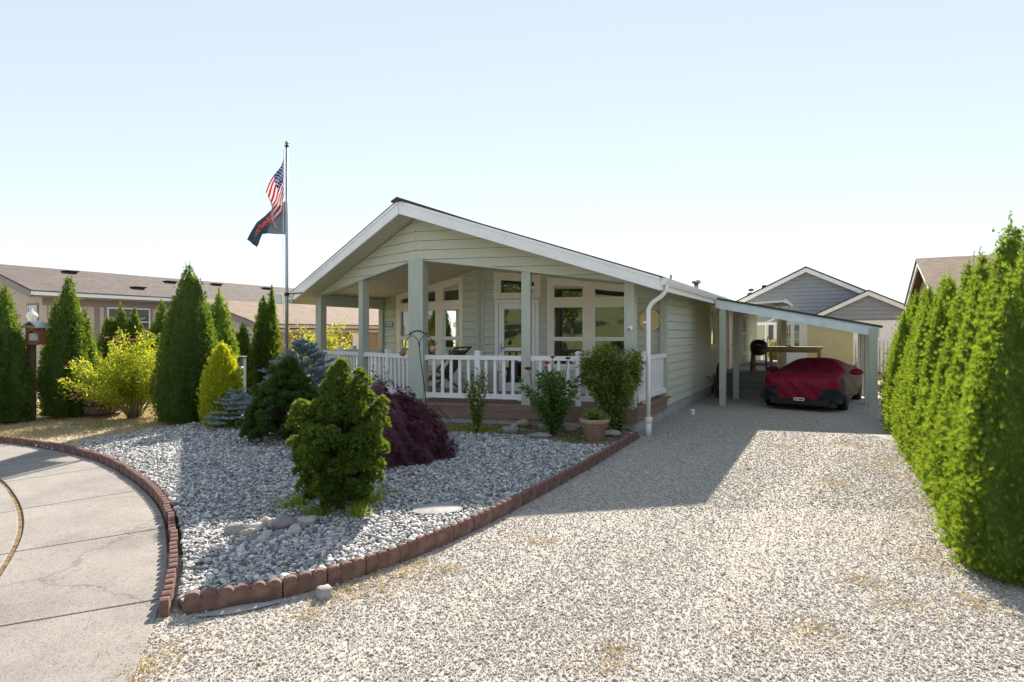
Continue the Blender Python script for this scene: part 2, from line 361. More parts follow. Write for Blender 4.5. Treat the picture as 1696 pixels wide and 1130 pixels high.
# pavement: slabs between joints along the curve, the strip of gutter beyond the seam, then the street
cum = [0]
for i in range(1, len(INNER)): cum.append(cum[-1] + (INNER[i]-INNER[i-1]).length)
OUTER = offset_curve(INNER, 1.08); GUT0 = offset_curve(INNER, 1.12); GUT1 = offset_curve(INNER, 1.95); FAR = offset_curve(INNER, 7.5)
def at(curve, d):
    for i in range(1, len(cum)):
        if d <= cum[i]:
            k = (d-cum[i-1])/(cum[i]-cum[i-1]); return curve[i-1].lerp(curve[i], k)
    return curve[-1]
def arc_of(x, y): return cum[min(range(len(INNER)), key=lambda i: (INNER[i][0]-x)**2+(INNER[i][1]-y)**2)]
pave = tag(thing('pavement', 'x', 'x'), kind='structure')
for k in ('label', 'category'): del pave[k]
jC = arc_of(-2.40, 3.9); joints = [jC+1.68*k for k in range(-5, 14)]
for j0, j1 in zip(joints, joints[1:]):
    if j0 < 0 or j1 > cum[-1]: continue
    ds = [j0+.008+(j1-j0-.016)*k/8 for k in range(9)]
    obj('concrete_slab', slab([at(INNER, d) for d in ds] + [at(OUTER, d) for d in ds][::-1], -.08, .012), M['concrete'], pave, bevel=.006)
    obj('gutter_slab', slab([at(GUT0, d) for d in ds] + [at(GUT1, d) for d in ds][::-1], -.1, .008), M['concrete'], pave, bevel=.006)
obj('seam_debris', slab(offset_curve(INNER, -.01)+offset_curve(INNER, 1.3)[::-1], -.04, -.004), M['seam'], pave)
M['street'] = concrete('street_concrete', (.34, .33, .31))
sheet('street', GUT1+FAR[::-1], -.01, M['street'])

# ---- loose stones: points with sizes, one stone per point (too many to count)
def stone_mat(name, cols, rough=.75):
    m, n, l, b = new_mat(name); oi = n.new('ShaderNodeObjectInfo'); k = len(cols)
    c = ramp(n, l, oi.outputs['Random'], [(i/k, q) for i, q in enumerate(cols)], 'CONSTANT').outputs['Color']
    t = noise(n, l, coords(n, l), 2.5, 4); c = mixc(n, l, c, ramp(n, l, t.outputs['Fac'], [(.3, (.82, .82, .82)), (.7, (1.12, 1.11, 1.1))]).outputs['Color'], .8, 'MULTIPLY')
    l.new(c, b.inputs['Base Color']); b.inputs['Roughness'].default_value = rough; b.inputs['Specular IOR Level'].default_value = .3; return m
M['drive_stone'] = stone_mat('crushed_stone', DRIVE_COLS, .85); M['bed_stone'] = stone_mat('river_pebble', BED_COLS, .6)
def stones(name, label, x, y, z, size, mat, sub, smooth, seed, flat):
    rg = np.random.default_rng(seed); n = len(x)
    me = bpy.data.meshes.new(name); me.vertices.add(n)
    me.vertices.foreach_set('co', np.stack([x, y, z], 1).astype(np.float32).ravel())
    sc = np.stack([size*rg.uniform(.8, 1.35, n), size*rg.uniform(.7, 1.0, n), size*rg.uniform(flat, flat+.35, n)], 1).astype(np.float32)
    ro = np.stack([rg.normal(0, .35, n), rg.normal(0, .35, n), rg.uniform(0, 6.28, n)], 1).astype(np.float32)
    for nm, d in (('sc', sc), ('ro', ro)):
        a = me.attributes.new(nm, 'FLOAT_VECTOR', 'POINT'); a.data.foreach_set('vector', d.ravel())
    me.materials.append(mat); o = link(name, me); tag(o, label, None, None, 'stuff'); o['category'] = 'gravel'
    ng = bpy.data.node_groups.new(name, 'GeometryNodeTree'); ng.interface.new_socket('Geometry', in_out='INPUT', socket_type='NodeSocketGeometry')
    ng.interface.new_socket('Geometry', in_out='OUTPUT', socket_type='NodeSocketGeometry'); N = ng.nodes; L = ng.links
    gi = N.new('NodeGroupInput'); go = N.new('NodeGroupOutput'); ic = N.new('GeometryNodeMeshIcoSphere'); ic.inputs['Subdivisions'].default_value = sub
    ns = N.new('ShaderNodeTexNoise'); ns.inputs['Scale'].default_value = 1.3; ns.inputs['Detail'].default_value = 1
    sb = N.new('ShaderNodeVectorMath'); sb.operation = 'SUBTRACT'; sb.inputs[1].default_value = (.5, .5, .5); L.new(ns.outputs['Color'], sb.inputs[0])
    ml = N.new('ShaderNodeVectorMath'); ml.operation = 'SCALE'; ml.inputs['Scale'].default_value = .9; L.new(sb.outputs[0], ml.inputs[0])
    sp = N.new('GeometryNodeSetPosition'); L.new(ic.outputs['Mesh'], sp.inputs['Geometry']); L.new(ml.outputs[0], sp.inputs['Offset'])
    ss = N.new('GeometryNodeSetShadeSmooth'); ss.inputs['Shade Smooth'].default_value = smooth; L.new(sp.outputs[0], ss.inputs[0])
    sm = N.new('GeometryNodeSetMaterial'); sm.inputs['Material'].default_value = mat; L.new(ss.outputs[0], sm.inputs['Geometry'])
    ip = N.new('GeometryNodeInstanceOnPoints'); L.new(gi.outputs[0], ip.inputs['Points']); L.new(sm.outputs[0], ip.inputs['Instance'])
    for nm, sock in (('sc', 'Scale'), ('ro', 'Rotation')):
        na = N.new('GeometryNodeInputNamedAttribute'); na.data_type = 'FLOAT_VECTOR'; na.inputs['Name'].default_value = nm
        L.new(na.outputs['Attribute'], ip.inputs[sock])
    L.new(ip.outputs[0], go.inputs[0]); md = o.modifiers.new('stones', 'NODES'); md.node_group = ng; return o
rg = np.random.default_rng(3)
def sample(poly, n, y0, y1, x0, x1, dens):
    x = rg.uniform(x0, x1, n); y = rg.uniform(y0, y1, n)
    k = (rg.uniform(0, 1, n) < dens(x, y)) & inside(x, y, poly); return x[k], y[k]
# driveway: dense near the camera, thinning with distance where the material takes over
x, y = sample(drive_poly, 860000, 1.6, 13, -2.7, 6.5, lambda x, y: np.clip((3.6/np.maximum(y, 1))**1.5, .06, 1)*(np.abs(x) < .95*y+.8)*np.clip(1.0+.55*snoise(x, y, .9, 5)-.35*np.exp(-((np.abs((x-CC.x)*ER.x+(y-CC.y)*ER.y-6.5+.9*np.clip((9-y)/6, 0, 1))-.75)/.28)**2), .3, 1))
k = ~inside(x, y, [tuple(p) for p in INNER]+[(-20, -3), (-.2, -3)])
x, y = x[k], y[k]
stones('driveway_gravel', 'loose pale crushed gravel covering the driveway', x, y, rg.uniform(-.002, .006, len(x)), np.clip(rg.lognormal(-5.36, .36, len(x)), .003, .016)*(1+.4*(y > 6)), M['drive_stone'], 1, False, 11, .5)
x, y = sample(bed_poly, 220000, 3.6, 12.8, -7, 2.4, lambda x, y: np.clip((5.2/np.maximum(y, 1))**1.1, .3, 1))
k = ~inside(x, y, soil_poly) | (rg.uniform(0, 1, len(x)) < .05)
x, y = x[k], y[k]
k = np.ones(len(x), bool)
for i in range(len(DRIVE_EDGE)-1):
    a_, b_ = np.array(DRIVE_EDGE[i]), np.array(DRIVE_EDGE[i+1]); ab = b_-a_; tt = np.clip(((x-a_[0])*ab[0]+(y-a_[1])*ab[1])/(ab@ab), 0, 1); k &= np.hypot(x-a_[0]-tt*ab[0], y-a_[1]-tt*ab[1]) > .078
lc_ = offset_curve([p for p in INNER if p[1] > 3.7 and p[0] > -9], -.05)
for i in range(len(lc_)-1):
    a_, b_ = np.array(lc_[i]), np.array(lc_[i+1]); ab = b_-a_; tt = np.clip(((x-a_[0])*ab[0]+(y-a_[1])*ab[1])/(ab@ab), 0, 1); k &= np.hypot(x-a_[0]-tt*ab[0], y-a_[1]-tt*ab[1]) > .06
k &= ~inside(x, y, [tuple(q) for q in offset_curve(INNER, -.10)]+[(-22, -3), (-.2, -3)])
x, y = x[k], y[k]
stones('bed_pebbles', 'grey river pebbles covering the planting bed', x, y, YZ+rg.uniform(-.004, .022, len(x)), np.clip(rg.lognormal(-4.42, .40, len(x)), .006, .034)*(1+.2*(y > 8)), M['bed_stone'], 2, True, 12, .45)
x, y = sample([(-6.6, 8.6), (-6.4, 10.8), (-9, 11.6), (-12, 11.8), (-12, 10.4), (-8.6, 9.75)], 5000, 8, 12, -12, -6, lambda x, y: .25+.6*(snoise(x, y, 1.5, 9) > .1))
stones('yard_pebbles', 'scattered grey pebbles among the dry grass by the pavement', x, y, np.full(len(x), YZ-.03), np.clip(rg.lognormal(-4.0, .3, len(x)), .01, .035), M['bed_stone'], 1, True, 13, .45)

# ---- scalloped concrete edging
M['edging'] = pbr('red_concrete_edging', (.17, .092, .076), .9, .18, 14, bs=.8, bscale=160, bd=.004, dirt=(.34, .22, .18), dirt_amt=.6, dirt_scale=7)
def edging_block(n, w=.1, h=.15, th=.055):
    top = []
    for i in range(n):
        for k in range(7 if i < n-1 else 8):
            g = math.pi*k/7; top.append((i*w + w/2 - w/2*math.cos(g), h-.046+.046*math.sin(g)))
    poly = [(0, 0)] + top + [(n*w, 0)]
    v, f = [], []
    m = len(poly)
    v = [Vector((a, 0, z)) for a, z in poly] + [Vector((a, th, z)) for a, z in poly]
    f = [list(range(m)), list(range(m, 2*m))[::-1]] + [[i, (i+1) % m, m+(i+1) % m, m+i] for i in range(m)]
    return mesh_from('edging_block', v, f, M['edging'])
EB = {n: edging_block(n) for n in (3, 6)}
def lay_edging(curve, root, seq, z0, start=0, jitter=.008):
    c = [0]
    for i in range(1, len(curve)): c.append(c[-1]+(curve[i]-curve[i-1]).length)
    def pt(d):
        for i in range(1, len(c)):
            if d <= c[i]: return curve[i-1].lerp(curve[i], (d-c[i-1])/(c[i]-c[i-1]))
        return None
    d = start; i = 0
    while True:
        n = seq[min(i, len(seq)-1)] if i < len(seq) else 3; a = pt(d); b = pt(d+n*.1+.004)
        if b is None: break
        o = link('edging_block', EB[n], root); t = (b-a).normalized()
        o.location = Vector((a.x, a.y, z0)) - root.location
        o.rotation_euler = (rnd.gauss(0, .03), rnd.gauss(0, .012), math.atan2(t.y, t.x)+rnd.gauss(0, .02))
        m = o.modifiers.new('bevel', 'BEVEL'); m.width = .004; m.segments = 2
        d += n*.1 + .006 + rnd.uniform(0, jitter); i += 1
e1 = thing('garden_edging', 'row of red-brown scalloped concrete edging along the gravel driveway', 'edging', (-2.15, 3.75, 0), 'scalloped garden edging')
lay_edging(DRIVE_EDGE, e1, [6, 3, 3, 3, 6, 3, 3], -.01)
e2 = thing('garden_edging', 'curved row of red-brown scalloped concrete edging along the pavement', 'edging', (-2.35, 3.8, 0), 'scalloped garden edging')
left_curve = offset_curve([p for p in INNER if p[1] > 3.7], -.075)
lay_edging(left_curve, e2, [3], -.035)
# ---- loose rocks
M['rock_a'] = pbr('grey_rock', (.30, .29, .28), .85, .25, 9, bs=.6, bscale=25, bd=.01)
M['rock_b'] = pbr('pale_cobble', (.42, .41, .37), .7, .15, 9, bs=.2, bscale=40)
M['rock_c'] = pbr('mauve_cobble', (.25, .205, .22), .65, .12, 9, bs=.15, bscale=40)
M['rock_d'] = pbr('blue_grey_cobble', (.20, .225, .24), .7, .15, 9, bs=.2, bscale=40)
M['rock_e'] = pbr('tan_cobble', (.38, .32, .25), .75, .15, 9, bs=.3, bscale=40)
def put_rock(u, v, sx, sy, sz, mat, label, seed, rz=0, z=YZ, group=None, sub=3, rough=.14, lift=.55, name='cobble'):
    g = G(u, v, z); sx, sy, sz = (sx*1.2, sy*1.2, sz*1.2) if name == 'cobble' else (sx, sy, sz); o = obj(name, rock((g.x, g.y, z+sz*lift), sx, sy, sz, seed, rz, sub, rough), M[mat], smooth=True, base=g)
    return tag(o, label, 'stone', group)
cg = 'cobbles piled beside the cypress'
put_rock(469, 874, .085, .06, .055, 'rock_c', 'large smooth mauve cobble at the middle of the cobble pile', 1, .3, YZ+.02, cg)
put_rock(392, 886, .09, .055, .05, 'rock_a', 'long grey cobble at the left end of the cobble pile', 2, .1, group=cg)
put_rock(411, 889, .065, .045, .035, 'rock_e', 'flat tan cobble beside the long grey one', 3, .4, group=cg)
put_rock(426, 878, .06, .05, .04, 'rock_b', 'pale cobble behind the flat tan one', 4, 0, group=cg)
put_rock(441, 891, .05, .04, .038, 'rock_b', 'round yellowish pale cobble in the front of the pile', 5, 1, group=cg)
put_rock(424, 895, .065, .035, .032, 'rock_d', 'narrow blue-grey cobble in the shadow at the pile front', 6, .9, group=cg)
put_rock(434, 899, .04, .035, .032, 'rock_b', 'small pale round cobble frontmost in the pile', 7, 0, group=cg)
put_rock(488, 884, .05, .045, .045, 'rock_b', 'pale egg-shaped cobble right of the large mauve one', 8, 0, group=cg)
put_rock(477, 888, .035, .03, .03, 'rock_b', 'small white cobble below the large mauve one', 9, 0, group=cg)
put_rock(461, 890, .045, .035, .03, 'rock_d', 'small blue-grey cobble between two pale ones', 10, .5, group=cg)
put_rock(450, 876, .04, .03, .045, 'rock_b', 'upright pale cobble left of the large mauve one', 11, 0, group=cg)
put_rock(440, 868, .055, .04, .035, 'rock_e', 'tan cobble at the back of the pile', 12, 0, group=cg)
put_rock(470, 862, .05, .04, .03, 'rock_d', 'grey cobble tucked behind the large mauve one', 14, 0, group=cg)
put_rock(508, 870, .075, .05, .045, 'rock_b', 'rough white rock under the front cypress', 13, .2, group=cg, rough=.3)
put_rock(536, 988, .05, .075, .055, 'rock_a', 'jagged grey rock lying on the driveway against the edging', 21, .5, 0, name='rock', rough=.35, sub=2)
o = obj('flat_stone', rock((G(395, 1012).x, G(395, 1012).y, .012), .24, .045, .014, 22, .42, 3, .12), M['rock_a'], base=G(395, 1012)); tag(o, 'long flat slate sliver lying on gravel before the edging', 'stone')
o = obj('stepping_stone', rock((G(725, 846, YZ).x, G(725, 846, YZ).y, YZ+.02), .24, .17, .02, 23, .2, 3, .1), M['rock_a'], base=G(725, 846, YZ)); tag(o, 'flat pale stepping stone sunk in bed pebbles near the edging', 'stone')
put_rock(1692, 948, .085, .1, .06, 'terracotta', 'broken red brick chunk at the foot of the hedge', 24, .6, 0, name='brick_chunk', rough=.3, sub=2)
sg = 'stones along the porch foundation'
for i, (u, v, sx, sy, sz, mt, lb) in enumerate([(846, 717, .15, .1, .09, 'rock_a', 'dark angular stone lying in the soil below the door'), (866, 706, .13, .1, .09, 'rock_e', 'brown stone just behind the dark angular one'),
        (905, 712, .14, .1, .07, 'rock_a', 'flat grey stone before the red rose bush'), (925, 702, .16, .1, .08, 'rock_b', 'pale block-shaped stone under the red rose bush'),
        (893, 723, .22, .1, .04, 'rock_a', 'long low slab of stone at the soil edge'), (945, 712, .12, .1, .08, 'rock_e', 'brown stone beside the terracotta pot'),
        (1012, 722, .17, .11, .07, 'rock_a', 'grey stone between terracotta pot and corner post'), (852, 707, .06, .05, .05, 'rock_b', 'small white stone sitting on the soil below the door')]):
    put_rock(u, v, sx, sy, sz, mt, lb, 40+i, rnd.uniform(-.3, .3), YZ+.02, sg, rough=.28, name='stone', sub=2)
# ------------------------------------------------------------------ the sage house with the prow porch
def poly_minus(poly, holes):
    """convex polygon minus openings (a0,a1,z0,c,m): sill z0, head c+m*a"""
    out = [poly]
    for (a0, a1, z0, c, m) in holes:
        nxt = []
        for p in out:
            mid = clip(clip(clip(clip(p, 1, 0, -a0), -1, 0, a1), 0, 1, -z0), m, -1, c) if p else []
            if not mid or parea(mid) < 1e-6: nxt.append(p); continue
            l = clip(p, -1, 0, a0); r = clip(p, 1, 0, -a1); q = clip(clip(p, 1, 0, -a0), -1, 0, a1)
            for w in (l, r, clip(q, 0, -1, z0), clip(q, -m, 1, -c)):
                if w and parea(w) > 1e-6: nxt.append(w)
        out = nxt
    return out
def window(parent, fr, outer, panes, casing, name='window', d=.035, sash=M['frame_white'], glassm=None, rails=()):
    mb = MB()
    for p in poly_minus(outer, panes): mb.add(prism(fr, p, -.06, d))
    w = obj(name, mb.vf, casing, parent)
    for (a0, a1, z0, c, m) in panes:
        o_ = [(a0, z0), (a1, z0), (a1, c+m*a1), (a0, c+m*a0)]; mb = MB()
        for p in poly_minus(o_, [(a0+.028, a1-.028, z0+.028, c-.028, m)]): mb.add(prism(fr, p, -.05, d-.012))
        obj('sash', mb.vf, sash, w)
        obj('pane', ([fr.p(a, z, -.02) for a, z in o_], [[0, 1, 2, 3]]), glassm or M['glass'], w)
    return w
house = thing('house', 'sage-green single-storey house with gabled corner porch and white railings', 'house', P(0, 8))
FR = Fr(P(0, 0), E_R, N_R); FL = Fr(P(0, 0), E_L, N_L)                   # porch front, both halves
WR = Fr(P(0, REC), E_R, N_R); WL = Fr(P(0, REC), E_L, N_L)               # recessed walls
SR = Fr(P(HW, 0), ED, ER); SLf = Fr(P(-HW, 0), ED, -ER)                  # long side walls (a = t)
K = .3365*math.cos(PH)                                                   # roof fall along the prow
# gable boards above the porch beam
for nm, fr in (('gable_wall', FR), ('gable_wall', FL)):
    gw = obj(nm, prism(fr, [(0, 3.31), (LEN, 3.31-.129*LEN), (LEN, 4.11-K*LEN), (0, 4.11)], -.14, -.034), M['sage'], house)
    siding(gw, fr, [(0, 3.31), (LEN, 3.31-.129*LEN), (LEN, 4.12-K*LEN+.02), (0, 4.12)], M['sage'], .187, z_start=2.75)
    lb = .16
    obj('porch_beam', prism(fr, [(.01, 3.30), (LEN, 3.30-.129*LEN), (LEN, 3.325-.129*LEN), (.01, 3.325)], -.15, .022), M['sage_trim'], house)
# porch ceiling
for sg_, E_ in ((1, E_R), (-1, E_L)):
    pts = [P(0, .06), P(sg_*HW, TC+.06), P(sg_*HW, TC+REC), P(0, REC)]
    zz = [3.37, 3.37-.129*LEN, 3.37-.129*LEN, 3.37]
    obj('porch_ceiling', slab(pts, zz, [q+.03 for q in zz]), M['ceiling'], house)
# side beams of the porch
for fr in (SR, SLf):
    obj('porch_beam', wbox(fr, TC+.05, TC+REC, 2.52, 2.80, -.16, .0), M['sage_trim'], house)
# recessed wall, right half: door with transom, two-light window
dz = 3.36
CT = lambda a: 3.36-.129*a
win_r = (1.60, 3.516); ops_r = [(.42, 1.37, DECK, 2.58), (.40, 1.40, 2.68, 3.12), (1.68, 3.44, 1.06, 2.85)]
wr = obj('front_wall', prism(WR, [(-.0, DECK), (.10, DECK), (.10, CT(.1)), (-.0, CT(0))], -.05, .028), M['sage_trim'], house)
siding(wr, WR, [(.0, DECK), (LEN, DECK), (LEN, CT(LEN)+.02), (0, CT(0)+.02)], M['sage'], .185, [(a0, a1, z0, z1) for a0, a1, z0, z1 in ops_r])
hd = lambda a, c: 3.125-.12*(a-1.60)
window(house, WR, [(1.60, .99), (3.516, .99), (3.516, 2.895), (1.60, 3.125)],
       [(1.73, 2.44, 2.63, 2.995+.12*1.60+.0, -.12), (2.67, 3.40, 2.63, 2.995+.12*1.60, -.12), (1.73, 2.44, 1.72, 2.455, 0), (2.67, 3.40, 1.72, 2.455, 0), (1.73, 2.44, 1.10, 1.69, 0), (2.67, 3.40, 1.10, 1.69, 0)], M['cream_trim'])
window(house, WR, [(.33, 2.645), (1.45, 2.645), (1.45, 3.18), (.33, 3.27)], [(.47, 1.32, 2.755, 3.115+.08*.47, -.08)], M['cream_trim'], name='transom_window')
door = obj('door', MB().add(wbox(WR, .36, .44, DECK, 2.62, -.05, .045)).add(wbox(WR, 1.33, 1.41, DECK, 2.62, -.05, .045)).add(wbox(WR, .44, 1.33, 2.54, 2.62, -.05, .044)).vf, M['frame_white'], house)
mb = MB()
for p in poly_minus([(.45, DECK+.02), (1.32, DECK+.02), (1.32, 2.535), (.45, 2.535)], [(.58, 1.19, 1.50, 2.40, 0), (.58, 1.19, .68, 1.42, 0)]): mb.add(prism(WR, p, -.01, .03))
obj('storm_door', mb.vf, M['frame_white'], door)
for z0, z1 in ((1.50, 2.40), (.68, 1.42)): obj('pane', ([WR.p(a, z, .01) for a, z in ((.57, z0-.01), (1.2, z0-.01), (1.2, z1+.01), (.57, z1+.01))], [[0, 1, 2, 3]]), M['glass'], door)
obj('door_handle', MB().add(wbox(WR, .49, .53, 1.38, 1.60, .03, .042)).add(tube([WR.p(.51, 1.5, .04), WR.p(.51, 1.5, .08), WR.p(.61, 1.5, .08)], .011)).vf, M['metal_grey'], door)
obj('threshold', wbox(WR, .36, 1.41, DECK, DECK+.03, .0, .12), M['metal_grey'], door)
# recessed wall, left half: three-light window
wl = obj('front_wall', prism(WL, [(.0, DECK), (.10, DECK), (.10, CT(.1)), (.0, CT(0))], -.05, .028), M['sage_trim'], house)
siding(wl, WL, [(.0, DECK), (LEN, DECK), (LEN, CT(LEN)+.02), (0, CT(0)+.02)], M['sage'], .185, [(.70, 3.42, 1.06, 2.9)])
obj('corner_board', wbox(WL, LEN-.10, LEN+.01, DECK, CT(LEN), -.05, .03), M['sage_trim'], wl)
pl = []
for a0, a1 in ((.755, 1.425), (1.70, 2.37), (2.65, 3.32)):
    pl += [(a0, a1, 2.63, 3.10+.115*.626, -.115), (a0, a1, 1.72, 2.455, 0), (a0, a1, 1.10, 1.69, 0)]
window(house, WL, [(.626, .99), (3.49, .99), (3.49, 2.905), (.626, 3.235)], pl, M['cream_trim'])
# inside: floor, partition, curtains
obj('floor', slab([P(-4, 4), P(0, 2.6), P(4, 4), P(4, 12), P(-4, 12)], .3, DECK-.01), M['interior'], house)
obj('partition', slab([P(-4.05, 7.4), P(4.05, 7.4), P(4.05, 7.5), P(-4.05, 7.5)], DECK, 2.85), M['interior'], house)
def curtain(fr, a0, a1, z0, z1, d):
    n = 24; v, f = [], []
    for i in range(n+1):
        a = a0+(a1-a0)*i/n; w = .03*math.sin(i*1.9)+.01*math.sin(i*.7); v += [fr.p(a, z0, d+w), fr.p(a, z1, d+w)]
    f = [[2*i, 2*i+2, 2*i+3, 2*i+1] for i in range(n)]; return v, f
for fr, a0, a1 in ((WL, .72, 1.0), (WL, 1.55, 1.95), (WL, 3.05, 3.4), (WR, 1.64, 1.86), (WR, 3.26, 3.46)): obj('curtain', curtain(fr, a0, a1, .8, 2.6, -.2), M['curtain'], house, smooth=True)
# long side walls and back
sw = obj('side_wall', MB().add(wbox(SR, TC+REC-.16, TC+REC+.0, .25, 2.76, -.12, .03)).vf, M['sage_trim'], house)
side_ops = [(8.84, 9.73, 1.44, 2.60), (12.3, 13.2, DECK, 2.5), (16.2, 17.1, 1.0, 2.5)]
siding(sw, SR, [(TC+REC, .25), (BACK, .25), (BACK, 2.77), (TC+REC, 2.77)], M['sage'], .185, side_ops)
window(house, SR, [(8.76, 1.37), (9.81, 1.37), (9.81, 2.68), (8.76, 2.68)], [(8.86, 9.71, 1.47, 2.58, 0)], M['cream_trim'])
window(house, SR, [(16.1, .9), (17.2, .9), (17.2, 2.6), (16.1, 2.6)], [(16.22, 17.08, 1.02, 1.8, 0), (16.22, 17.08, 1.84, 2.48, 0)], M['frame_white'])
sd = obj('side_door', MB().add(wbox(SR, 12.2, 12.32, DECK, 2.62, -.05, .05)).add(wbox(SR, 13.18, 13.3, DECK, 2.62, -.05, .05)).add(wbox(SR, 12.32, 13.18, 2.5, 2.62, -.05, .049)).vf, M['cream_trim'], house)
obj('door_leaf', wbox(SR, 12.33, 13.17, DECK, 2.49, -.03, .012), M['frame_white'], sd); obj('doorknob', lathe([(.0, 0), (.03, .01), (.03, .05), (0, .06)], SR.p(13.06, 1.4, .012), 10, ER), M['metal_grey'], sd)
obj('corner_board', wbox(SR, BACK-.1, BACK+.02, .25, 2.76, -.12, .03), M['white_trim'], sw)
sl_ = obj('side_wall', wbox(SLf, TC+REC-.12, TC+REC+.0, .25, 2.76, -.12, .03), M['sage_trim'], house)
obj('wall_panel', wbox(SLf, TC+REC, BACK, .2, 2.77, -.06, 0), M['sage'], sl_)
obj('rear_wall', prism(Fr(P(0, BACK), ER, ED), [(-HW, .2), (HW, .2), (HW, 2.75), (0, 4.13), (-HW, 2.75)], -.06, 0), M['sage'], house)
# roof: deck with soffit, shingles, fascia, gutters
RO = .516; SE = 4.65
def roofz(s): return 4.38-.3365*abs(s)
def with_uv(o, e, g):
    me = o.data; uv = me.uv_layers.new(name='UVMap'); e, g = Vector(e).normalized(), Vector(g).normalized()
    for lp in me.loops: c = me.vertices[lp.vertex_index].co; uv.data[lp.index].uv = (c.dot(e), c.dot(g))
    return o
for sg_ in (1, -1):
    def pl_(ss, o=0): return [P(0, -RO-o), P(sg_*ss, -RO-o+ss*math.tan(PH)), P(sg_*ss, BACK+.5), P(0, BACK+.5)]
    zt = [roofz(0), roofz(SE), roofz(SE), roofz(0)]
    obj('soffit', slab(pl_(SE), [z-.235 for z in zt], [z-.012 for z in zt]), M['soffit'], house)
    zs = [roofz(0)+.0, roofz(SE+.05), roofz(SE+.05), roofz(0)]
    with_uv(obj('roof', slab(pl_(SE+.05, .05), zs, [z+.028 for z in zs]), M['shingle_dark'], house), ED, (ER*sg_*-1+UP*.3365))
    fr = Fr(P(0, -RO), E_R if sg_ > 0 else E_L, N_R if sg_ > 0 else N_L); Ls = SE/math.cos(PH)
    fa = obj('fascia', prism(fr, [(0, 4.378-.25), (Ls, 4.378-K*Ls-.23), (Ls, 4.378-K*Ls), (0, 4.378)], .0, .035), M['white_trim'], house)
    obj('fascia_trim', prism(fr, [(0, 4.377-.055), (Ls, 4.377-K*Ls-.05), (Ls, 4.377-K*Ls-.001), (0, 4.377)], .035, .05), M['white_trim'], fa)
    fr = Fr(P(sg_*SE, 0), ED, ER*sg_); z1 = roofz(SE)-.005; t0 = -RO+SE*math.tan(PH)
    obj('eave_fascia', wbox(fr, t0, BACK+.5, z1-.22, z1, .001, .028), M['white_trim'], house)
    gp = [(.028, z1-.015), (.028, z1-.13), (.085, z1-.13), (.115, z1-.07), (.13, z1-.015), (.118, z1-.015), (.1, z1-.06), (.08, z1-.118), (.04, z1-.118), (.04, z1-.015)]
    gf = Fr(fr.p(t0+.0, 0), ER*sg_, ED)
    gut = obj('gutter', prism(gf, gp, 0, BACK+.5-t0), M['vinyl'], house)
    obj('gutter_end', prism(gf, [(.028, z1-.013), (.028, z1-.132), (.087, z1-.132), (.117, z1-.07), (.132, z1-.013)], -.004, .0), M['vinyl'], gut)
# ridge cap ends and roof vents
rc = with_uv(obj('ridge_cap', MB().add(slab([P(-.16, -RO-.07), P(0, -RO-.09), P(.16, -RO-.07), P(.16, BACK+.5), P(0, BACK+.5), P(-.16, BACK+.5)], [roofz(.16)+.03, roofz(0)+.03, roofz(.16)+.03]+[roofz(.16)+.03, roofz(0)+.03, roofz(.16)+.03], [roofz(.16)+.06, roofz(0)+.065, roofz(.16)+.06]*2)).vf, M['shingle_dark'], house), ED, ER)
def vent(s, t, r, h, cap, nm='roof_vent'):
    c = P(s, t, roofz(s)); v = obj(nm, lathe([(r, -.1), (r, h)], c, 14), M['metal_grey'], house, smooth=True)
    if cap: obj('vent_cap', lathe([(r*1.9, h), (r*2.0, h+.05), (r*1.6, h+.10), (.01, h+.12)], c, 16), M['metal_grey'], v, smooth=True)
vent(3.55, 9.6, .07, .22, True); vent(3.3, 7.3, .035, .22, False)
# downspout on the corner
dsx = Vector((2.44, 10.26, 0)); gx = P(SE+.07, 1.02)
pts = [gx+UP*2.70, gx+UP*2.60, gx.lerp(dsx, .25)+UP*2.50, gx.lerp(dsx, .8)+UP*2.38, dsx+UP*2.27, dsx+UP*2.1, dsx+UP*1.0, dsx+UP*.25]
ds = obj('downspout', tube(pts, .04, 10), M['vinyl'], house, smooth=True)
obj('drain_pipe', MB().add(lathe([(.055, -.03), (.055, .26)], dsx, 14)).vf, M['vinyl'], ds, smooth=True)
obj('drain_coupling', lathe([(.063, .24), (.068, .25), (.068, .33), (.05, .34)], dsx, 14), M['cream_trim'], ds, smooth=True)
obj('strap', obox(dsx+Vector((-.03, .02, 0)), (1, 0, 0), (0, 1, 0), .12, .05, 2.02, 2.05), M['vinyl'], ds)
# columns
def column(c, ex, ey, w, z1):
    obj('column', obox(c, ex, ey, w, w, DECK-.02, z1), M['sage_trim'], house, bevel=.006)
pc = FR.p(0, 0, -.06)
column(pc+ED*.02, E_R, -N_R, .31, 3.315)
column(FR.p(LEN*.522, 0, -.085), E_R, -N_R, .175, 3.31-.129*LEN*.522+.004)
column(FL.p(LEN*.507, 0, -.085), E_L, -N_L, .175, 3.31-.129*LEN*.507+.004)
column(P(HW-.09, TC+.04), ER, ED, .19, 2.765)
column(P(-HW+.09, TC+.04), ER, ED, .19, 2.765)
